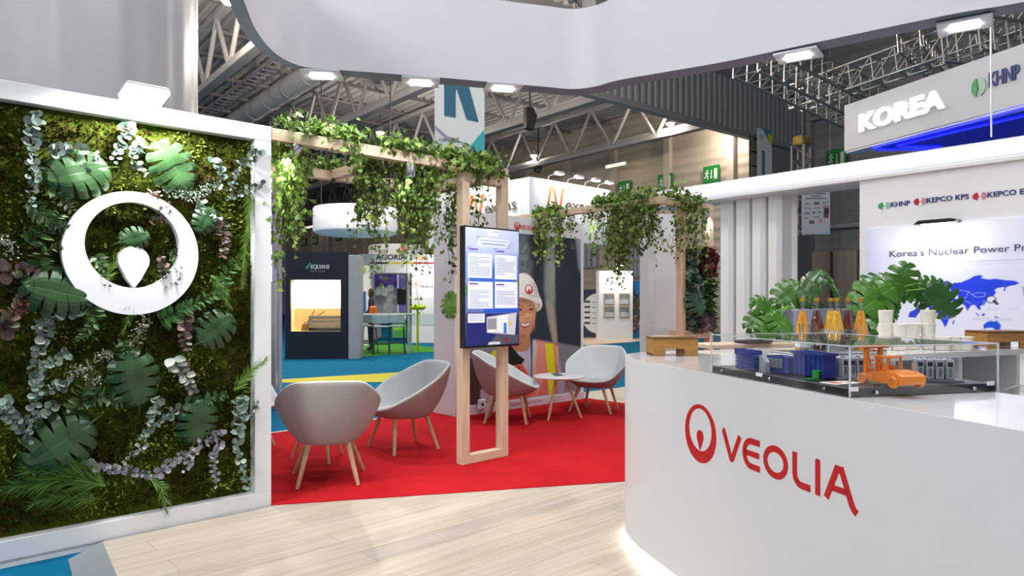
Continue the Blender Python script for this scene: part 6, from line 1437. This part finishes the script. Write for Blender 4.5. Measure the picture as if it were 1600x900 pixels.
# booth wall with four framed pictures
P0_ = G(936, 531.5, -.04); t = thing('picture_wall', 'white wall with four framed pictures seen in the gap right of the poster', 'partition', (P0_.x, P0_.y, 0), .25)
ww = 54 / FL * P0_.y / math.cos(.25) * 1.03; MB().rbox(0, ww, 0, .3, -.04, 2.45, .01).build('panel', M_whitem, t)
for i, (u, v) in enumerate(((.14, .50), (.58, .50), (.14, .31), (.58, .31))):
    f = MB().rbox(ww * u, ww * (u + .3), -.03, 0, 2.45 * v + .0, 2.45 * v + .42, .005).build('picture_frame', mat('brass_frame', 'b89a5c', .4, metal=.4), t); MB().box(ww * u + .03, ww * (u + .3) - .03, -.034, -.03, 2.45 * v + .03, 2.45 * v + .2).build('picture', mat('grey_picture_low', 'b9c0c6', .4, var=.2, scale=6), f); MB().box(ww * u + .03, ww * (u + .3) - .03, -.034, -.03, 2.45 * v + .2, 2.45 * v + .39).build('picture', mat('grey_picture_high', '7f8487', .4, var=.3, scale=6), f)
m = MB(); m.stroke([(ww * .2, 1.95), (ww * .25, 2.2), (ww * .3, 2.2), (ww * .36, 1.95)], .03, -.01, 0); m.build('letter_mark', mat('brown_letter', '5a4a44', .5), t); lettering('lettering', 'exans', ww * .4, 2.0, .13, MATS['brown_letter'], t, y=-.006, depth=.01)
area('picture_wall_glow', (ww * .5, -.4, 2.6), (math.radians(40), 0, 0), .3, .1, 35, parent=t); MB().rbox(ww * .4, ww * .6, -.45, -.3, 2.62, 2.68, .01).tube([(ww * .5, -.35, 2.65), (ww * .5, .1, 2.45)], .012, 6).build('lamp', M_lamp, t)
bs = MB().prism([tuple(G(x, y, -.04)[:2]) for x, y in ((905, 540), (905, 528), (1000, 524), (1012, 531), (985, 535))], -.04, -.03).build('beige_floor_mat', mat('beige_floor', 'd8bfa6', .6)); tag(bs, 'beige platform under the picture wall', 'platform')
t = thing('info_panel', 'blue display wall right of the picture wall', 'panel', at(988, 471, 25.5) - Vector((0, 0, H0)), .1)
PR = Print(1.0, 2.1, 80, 150, '1f7fd0'); PR.grad('1f86d8', '2a9ae8'); PR.poly([(0, 2.0), (.15, 1.7), (.45, 1.0), (.30, .9), (.45, .7), (.2, .2), (0, .1)], '6f6a62', .03)
rr = random.Random(4)
for k in range(60): PR.ell(rr.uniform(0, .35), rr.uniform(.2, 1.7), .03, .04, rr.choice(['2a3a5c', 'c9a06a', '8a5a40', 'e0d8c8', '3f5f8a', '5c4a42']), .02)
for k in range(14): PR.rect(.6 + rr.uniform(0, .25), .62 + rr.uniform(.1, .4), .8 + k * .06, .82 + k * .06, '6fc0f0', .02, alpha=.5)
PR.build('printed_panel', M_print, t, y=0, thick=.05)
tag(MB().rbox(0, .42, 0, .4, -.04, .62, .01).rbox(-.02, .44, -.02, .42, .62, .66, .005).build('low_cabinet', M_whitem, loc=at(1005, 471, 22) - Vector((0, 0, H0)), rot=.1), 'small white cabinet in front of the blue display wall', 'cabinet')
t = thing('info_panel', 'dark and white technical display board left of the picture wall', 'panel', at(905, 471, 26) - Vector((0, 0, H0)), .1)
PR = Print(.95, 1.8, 70, 110, '3a3f52'); PR.ell(.7, .9, .62, .75, 'e2e2e6', .03)
for k in range(5): PR.rect(.2, .42, .5 + k * .2, .58 + k * .2, '3a3f52', .02); PR.rect(.5, .9, .5 + k * .2, .54 + k * .2, '9a9ca8', .02)
PR.build('printed_panel', M_print, t, y=0, thick=.05)
# ================================================================ booths on the left
eq = G(447, 561.5, -.04); t = thing('navy_booth', 'dark navy booth tower with a bright lit niche and white lettering', 'booth', (eq.x, eq.y, 0), .10)
we = 96 / FL * eq.y; M_nv = mat('navy_panel', '141c30', .5, var=.05); ze = lambda y: H0 - (y - 471) / FL * eq.y
zn0, zn1 = ze(518), ze(437); xn0, xn1 = .10, .10 + 77 / FL * eq.y
MB().box(0, we, 0, .1, zn1, 2.54).box(0, we, 0, .1, -.04, zn0).box(0, xn0, 0, .1, zn0, zn1).box(xn1, we, 0, .1, zn0, zn1).build('front_panel', M_nv, t)
MB().rbox(0, we, .62, .7, -.04, 2.5, .01).build('back_panel', M_nv, t); MB().box(0, we, .1, .62, 2.46, 2.5).build('top_panel', M_nv, t)
MB().rbox(we + .001, we + .27, -.05, .7, -.04, 2.47, .01).build('side_slab', mat('grey_slab', 'a3a7ac', .6), t)
MB().box(-.03, -.001, -.0, .7, -.04, 2.5).build('purple_side', mat('violet_navy_side', '2a2a6c', .5), t)
MB().box(xn0 - .02, xn1 + .02, .5, .52, zn0 - .02, zn1 + .02).build('niche_back', mat('niche_glow', 'fff9ea', .5, emit=1.6, var=0), t)
MB().box(xn0, xn1, .1, .5, zn0 - .02, zn0).box(xn0 - .02, xn0, .1, .5, zn0, zn1).box(xn1, xn1 + .02, .1, .5, zn0, zn1).build('niche_lining', mat('warm_lining', 'f0d9a8', .6, emit=.25), t)
MB().box(xn0, xn1, .48, .5, zn0, zn0 + .55).build('niche_picture', mat('sandy_picture', 'e0b878', .6, emit=.35, var=.15), t)
m = MB(); m.tube([(xn0 + .2, .4, zn0), (xn0 + .5, .4, zn0 + .5)], .012, 5).tube([(xn0 + .35, .4, zn0 + .25), (xn0 + .75, .4, zn0 + .48)], .012, 5).lathe([(.0, zn0), (.12, zn0 + .02), (.09, zn0 + .16), (.02, zn0 + .22)], (xn0 + .3, .35, 0), 12); m.build('exhibit', mat('bronze_exhibit', '8a6238', .5), t)
lettering('lettering', 'EQUANS', .58, ze(419.5), .10, mat('pale_letter', 'cfd8dc', .5), t, y=-.005, depth=.01, bold=.02, width=.44); lettering('lettering', 'NUCLEAR', .58, ze(425), .045, mat('pale_dim_letter', '7d8a94', .5), t, y=-.005, depth=.01, width=.34)
MB().prism([(.46, ze(418)), (.56, ze(410)), (.60, ze(410)), (.53, ze(414)), (.57, ze(414)), (.49, ze(421))], -.01, 0, 'y').build('letter_mark', mat('teal_mark', '3f9a9a', .5), t)
area('niche_light', ((xn0 + xn1) / 2, .3, zn1 - .02), (0, 0, 0), .8, .2, 14, 'fff2d8', parent=t)
cr0 = G(482, 560, -.04); t = thing('covered_trolley', 'black covered trolley on small wheels in front of the navy booth', 'trolley', (cr0.x, cr0.y, 0), .08)
wt = 60 / FL * cr0.y; MB().rbox(0, wt, 0, .6, .09, .70, .03).build('cover', M_black, t)
for a in (.1, wt - .1):
    for b in (.08, .5): MB().lathe([(.045, -.015), (.05, 0), (.045, .015)], (a, b, .01), 14, 'x').build('wheel', M_black, t, smooth=True)
t = thing('wooden_crate', 'pale slatted crate standing on the black trolley', 'crate', (cr0.x, cr0.y, .701), .08)
m = MB()
for k in range(3): m.rbox(0, wt * .92, .02, .05, .0 + k * .105, .095 + k * .105, .005); m.rbox(0, wt * .92, .5, .53, .0 + k * .105, .095 + k * .105, .005); m.rbox(0, .03, .05, .5, k * .105, .095 + k * .105, .005)
m.build('slats', wood('grey_crate_wood', '8f8568', 'b3a78a', 'X'), t); MB().box(.03, .07, .0, .02, 0, .30).box(wt * .8, wt * .84, .0, .02, 0, .3).build('batten', MATS['grey_crate_wood'], t); MB().box(.03, wt * .9, .05, .5, .0, .02).build('bottom', MATS['grey_crate_wood'], t)
# round hanging sign
rs = at(556, 346, 22); t = thing('round_hanging_sign', 'round white hanging sign behind the ivy with dark letters', 'sign', rs, 0)
MB().lathe([(.0, -.42), (1.17, -.42), (1.30, -.36), (1.32, -.3), (1.32, .36), (1.29, .40), (0, .40)], n=64).build('sign_drum', mat('lit_white_drum', 'e2e3f4', .6, emit=.12), t, smooth=True)
lettering('lettering', 'ys', .52, -.02, .26, M_dark, t, y=-1.23, depth=.02); MB().box(.34, .88, -1.27, -1.2, -.26, -.24).build('underline', M_dark, t)
for x in (-1.1, 1.1): MB().tube([(x, 0, .4), (x, 0, 6.3)], .02, 5).build('wire', M_black, t)
# white booth with the striped frieze
ag = G(578, 534.5, -.04); t = thing('striped_booth', 'white booth with a black, yellow and red stripe below dark letters', 'booth', (ag.x, ag.y, 0), .06)
za = lambda y: H0 - (y - 471) / FL * ag.y; sa_ = ag.y / FL
MB().rbox(-.4, 104 * sa_, 0, .2, za(427), za(397), .02).build('frieze', M_whitem, t); MB().rbox(-.4, .0, .2, 3, -.04, za(400), .02).rbox(58 * sa_, 62 * sa_, 0, .2, -.04, za(427), .02).build('side_wall', M_whitem, t)
for u0, u1, c in ((0, 33, '1a1a1a'), (33, 67, 'd9b81c'), (67, 103, 'b8262c')): MB().box(u0 * sa_, u1 * sa_, -.012, 0, za(412), za(409.5)).build('stripe', mat('stripe_' + c, c, .5), t)
lettering('lettering', 'AGORIA', 9 * sa_, za(405.5), 8.5 * sa_, M_dark, t, width=47 * sa_, y=-.006, depth=.01, bold=.02)
lettering('lettering', '.b', 73 * sa_, za(405.5), 8 * sa_, mat('yellow_letter', 'd9b81c', .5), t, width=8 * sa_, y=-.006, depth=.01, bold=.03); lettering('lettering', 'e', 82 * sa_, za(405.5), 8 * sa_, mat('stripe_b8262c', 'b8262c', .5), t, width=7 * sa_, y=-.006, depth=.01, bold=.03)
ti = at(620, 471, ag.y + 2.5); tt_ = thing('upper_sign', 'rounded white upper sign above the striped booth', 'sign', (ti.x, ti.y, 0), 0)
MB().lathe([(1.05, za(398)), (1.05, za(377)), (1.0, za(375))], n=48).build('sign_drum', mat('soft_white_drum', 'd9d9df', .6), tt_, smooth=True); lettering('lettering', 'ENERGIE', -.62, za(390), .11, M_dark, tt_, y=-1.03, depth=.02, width=.5)
MB().prism([(.38, za(391)), (.5, za(391)), (.47, za(380)), (.36, za(380))], -1.03, -1.0, 'y').build('letter_mark', MATS['orange_letter'], tt_)
# its interior picture and counter
ip = thing('purple_poster', 'purple and grey machine poster inside the striped booth', 'poster', (ag.x, ag.y + .8, 0), .06)
PR = Print(36 * sa_, za(427) - za(505), 90, 130, '8d8f9c'); hP = za(427) - za(505)
PR.rect(-1, 9, hP * .72, 9, '54389a', .1); PR.poly([(0, hP * .95), (.5, hP * .78), (.9, hP * .9), (.9, hP), (0, hP)], '7a5cc0', .05)
for x, z, r, c in ((.25, 1.2, .22, 'c6c8cc'), (.55, 1.35, .13, 'd6d8dc'), (.6, .95, .18, 'b3b5ba'), (.2, .9, .2, '70727c'), (.75, .8, .15, '7f818a'), (.5, .6, .2, 'a5a7ae')): PR.ell(x, z * hP / 1.9, r, r * .9, c, .05)
PR.build('printed_panel', M_print, ip, z=za(505), y=0, thick=.03)
lp = thing('green_lit_panel', 'white and green lit panel with a dark screen inside the striped booth', 'panel', at(613, 471, ag.y + 1.0) - Vector((0, 0, H0)), .06)
PR = Print(22 * sa_, za(427) - za(530), 60, 120, '6a5fa8'); hP = za(427) - za(530); PR.rect(.0, .22, .6, 9, 'eef0f0', .02); PR.rect(0, 1, 0, hP * .4, '4a9a4a', .1); PR.rect(0, 1, hP * .12, hP * .2, '8ac43a', .05); PR.rect(.1, 1, hP * .30, hP * .36, 'e8f0e8', .02); PR.rect(.16, 1, hP * .52, hP * .78, '1a1c22', .01)
PR.build('printed_panel', attr_mat('lit_panel_print', .5, emit=.3), lp, z=za(530), y=0, thick=.03)
n2 = G(643, 536, -.04); t = thing('small_white_partition', 'white partition with orange and dark lettering, right of the bar stools', 'partition', (n2.x, n2.y, 0), -.05)
wn = 44 / FL * n2.y; zn = lambda y: H0 - (y - 471) / FL * n2.y
MB().rbox(0, wn, 0, .25, -.04, zn(424), .01).build('panel', M_whitem, t); MB().box(0, wn, -.008, 0, zn(508), zn(490)).build('grey_band', mat('pale_blue_band', 'bccad2', .5), t)
m = MB(); m.stroke([(.10 * 1, zn(448)), (.16, zn(440)), (.2, zn(448)), (.26, zn(438)), (.3, zn(449))], .03, -.01, 0); m.build('letter_mark', MATS['orange_letter'], t); lettering('lettering', 'exans', .34, zn(449), .10, MATS['brown_letter'], t, width=.38, y=-.006, depth=.01)
area('small_partition_glow', (wn * .5, -.35, zn(420)), (math.radians(40), 0, 0), .4, .1, 16, parent=t)
t = thing('left_booth_wall', 'pale wall with a small blue poster left of the bar table', 'partition', G(540, 541, -.04), .3)
MB().rbox(0, .75, 0, .1, 0, za(420) + .04, .01).build('panel', M_whitem, t); MB().box(.30, .62, -.01, 0, 1.0, 1.7).build('blue_poster', mat('blue_small_print', '2f5fa8', .5, var=.2, scale=12), t); MB().lathe([(0, 2.3), (.06, 2.33), (.06, 2.43), (0, 2.46)], (.55, -.02, 0), 14).build('green_dot', mat('lime_mark', 'a8d820', .5), t)
# bar table and stools
bt = G(603, 551, -.036); t = thing('bar_table', 'long narrow bar table behind the pale bar stools', 'table', bt, .05)
MB().rbox(-1.0, .75, -.3, .3, 1.02, 1.06, .01).build('tabletop', mat('pale_grey_top', 'aeb4b4', .4), t)
for x in (-.9, .65):
    for y in (-.25, .25): MB().box(x - .02, x + .02, y - .02, y + .02, 0, 1.02).build('leg', mat('pale_metal', 'b8c4c0', .4), t)
st0 = None; M_st = mat('stool_seat', '9fb6bc', .4); M_stl = mat('stool_leg', '3f4a48', .4, metal=.3)
for x, y, rz, lab in ((596, 555, .1, 'pale bar stool in front of the bar table, middle one'), (575, 553, -.1, 'pale bar stool left of the middle one'), (620, 553, .2, 'pale bar stool at the right end of the bar table'), (566, 549, .3, 'pale bar stool at the left behind the others')):
    P = G(x, y, -.036)
    if st0 is None:
        st0 = thing('bar_stool', lab, 'stool', P, rz, 'pale bar stools around the far bar table')
        MB().rbox(-.2, .2, -.2, .2, .72, .76, .02).build('seat', M_st, st0); MB().rbox(-.2, .2, -.22, -.19, .82, 1.05, .015).build('backrest', M_st, st0)
        for sx in (-1, 1):
            for sy in (-1, 1): MB().tube([(sx * .17, sy * .17, 1.0 if sy < 0 else .72), (sx * .21, sy * .21, 0)], .012, 6).build('leg', M_stl, st0)
        MB().box(-.2, .2, -.2, -.18, .28, .30).box(-.2, .2, .18, .2, .28, .3).build('footrest', M_stl, st0)
    else: dup(st0, P, rz, lab)
tag(MB().rbox(-.1, .1, -.1, .1, -.25, .0, .04).rbox(-.02, .02, -.02, .02, -1.2, -.25, .01).build('orange_seat_back', mat('orange_plastic', 'd96a1c', .5), loc=at(583, 478, 18.6) , rot=.2), 'orange chair back beside the dark figure', 'chair')
tag(MB().rbox(-.22, .22, -.2, .2, .05, .2, .06).rbox(-.03, .03, -.03, .03, -1.1, .06, .01).build('lime_stool_top', mat('lime_plastic', 'a8c81c', .5), loc=bt + Vector((.75, .8, 1.1)), rot=.2), 'lime green stool behind the right end of the bar table', 'stool')
# distant standing person
def person(P, rz, lab):
    t = thing('person', lab, 'person', P, rz)
    J = {'pel': (0, 0, .95, .15), 'wai': (0, 0, 1.1, .13), 'che': (0, .01, 1.32, .16), 'nec': (0, .0, 1.5, .055), 'hea': (0, .01, 1.60, .085), 'top': (0, .01, 1.70, .075), 'shl': (-.17, 0, 1.42, .065), 'shr': (.17, 0, 1.42, .065), 'ell': (-.24, .02, 1.15, .045), 'elr': (.24, .02, 1.15, .045), 'hal': (-.2, .16, .98, .035), 'har': (.2, .16, .98, .035),
         'hil': (-.09, 0, .88, .095), 'hir': (.09, 0, .88, .095), 'knl': (-.10, .01, .48, .06), 'knr': (.11, .01, .48, .06), 'anl': (-.10, -.02, .08, .04), 'anr': (.12, -.02, .08, .04), 'tol': (-.11, .12, .03, .03), 'tor': (.14, .12, .03, .03)}
    E = [('pel', 'wai'), ('wai', 'che'), ('che', 'nec'), ('nec', 'hea'), ('hea', 'top'), ('che', 'shl'), ('che', 'shr'), ('shl', 'ell'), ('shr', 'elr'), ('ell', 'hal'), ('elr', 'har'), ('pel', 'hil'), ('pel', 'hir'), ('hil', 'knl'), ('hir', 'knr'), ('knl', 'anl'), ('knr', 'anr'), ('anl', 'tol'), ('anr', 'tor')]
    nm = list(J); me = bpy.data.meshes.new('body'); me.from_pydata([J[k][:3] for k in nm], [(nm.index(a), nm.index(b)) for a, b in E], [])
    o = bpy.data.objects.new('body', me); COL.objects.link(o); o.parent = t; sk = o.modifiers.new('skin', 'SKIN')
    for i, k in enumerate(nm): me.skin_vertices[0].data[i].radius = (J[k][3], J[k][3] * (.7 if k in ('che', 'wai', 'pel') else 1))
    me.skin_vertices[0].data[0].use_root = True; o.modifiers.new('sub', 'SUBSURF').levels = 1; o.modifiers['sub'].render_levels = 2
    mm = mat('dark_suit', '1c2338', .8); nt = mm.node_tree; me.materials.append(mm)
    hd = MB().lathe([(.0, 1.50), (.05, 1.51), (.075, 1.56), (.082, 1.62), (.078, 1.68), (.05, 1.74), (0, 1.76)], (0, .01, 0), 16).build('hair', mat('dark_brown_hair', '3a2a22', .8), t, smooth=True)
    fc = MB().lathe([(.0, 1.51), (.04, 1.52), (.062, 1.57), (.066, 1.63), (.055, 1.69), (0, 1.71)], (0, .035, 0), 16).build('face', mat('skin_tone', 'b98a6c', .6), t, smooth=True)
    for sx in (-1, 1):
        for k in range(5): MB().tube([(sx * .2 + (k - 2) * .014, .17, .97), (sx * .2 + (k - 2) * .016, .2, .93), (sx * .2 + (k - 2) * .015, .20, .885 + abs(k - 1.5) * .008)], .008, 6).build('finger', mat('skin_tone', 'b98a6c', .6), t)
    return t
pp_ = at(580, 471, 19.5); person((pp_.x, pp_.y, -.04), 1.9, 'distant person in dark clothes standing by the striped booth')
# a glass exhibit wall and violet light are seen left of the navy booth
# ================================================================ light and camera
wd_ = bpy.data.worlds.new('World'); SC.world = wd_; wd_.use_nodes = True
bg = wd_.node_tree.nodes['Background']; bg.inputs[0].default_value = (*lin('eeeeee'), 1); bg.inputs[1].default_value = .84
# added fill lamps, out of view, that brighten the stand and hall
def fill_area(x, y, z, s, e, lab, rot=(0, 0, 0)):
    t = thing('fill_lamp', lab, 'lamp', (x, y, z)); t.rotation_euler = rot; MB().rbox(-s / 2, s / 2, -s / 2, s / 2, .02, .12, .01).build('housing', M_gsteel, t); MB().box(-s / 2 + .02, s / 2 - .02, -s / 2 + .02, s / 2 - .02, .0, .02).build('diffuser', M_lamp, t); MB().tube([(0, 0, .12), (0, 0, 7)], .02, 5).build('cable', M_black, t)
    area('fill_glow', (0, 0, -.03), (0, 0, 0), s, s, e, parent=t)
fill_area(-5.5, -3.5, 6.5, 2.2, 150, 'added tilted fill lamp behind the viewer at left', Vector((-6.5, -7.0, 5.5)).to_track_quat('Z', 'Y').to_euler())  # added lamp that lifts the counter front and canopy fascia
fill_area(-1.5, 2.0, 7.5, 1.6, 40, 'added large fill lamp above the viewer')
fill_area(3.2, 1.0, 7.5, 1.6, 60, 'added large fill lamp above the counter')
fill_area(1.0, 7.2, 9.4, 1.6, 130, 'added large fill lamp above the red carpet')
fill_area(5.5, 6.0, 9.4, 1.6, 110, 'added large fill lamp above the white booth')
fill_area(-4.5, 11.0, 10.0, 2.0, 260, 'added large fill lamp above the blue carpet')
cam = bpy.data.cameras.new('camera'); co2 = bpy.data.objects.new('camera', cam); COL.objects.link(co2)
co2.location = (0, 0, H0); co2.rotation_euler = (PI / 2, 0, 0); cam.sensor_width = 36; cam.lens = FL / 1600 * 36; cam.shift_y = 21 / 1600; cam.clip_end = 300; cam.clip_start = .05
SC.camera = co2
SC.view_settings.view_transform = 'Standard'; SC.view_settings.look = 'None'; SC.view_settings.gamma = 1; SC.view_settings.use_curve_mapping = False; SC.view_settings.exposure = 0.0
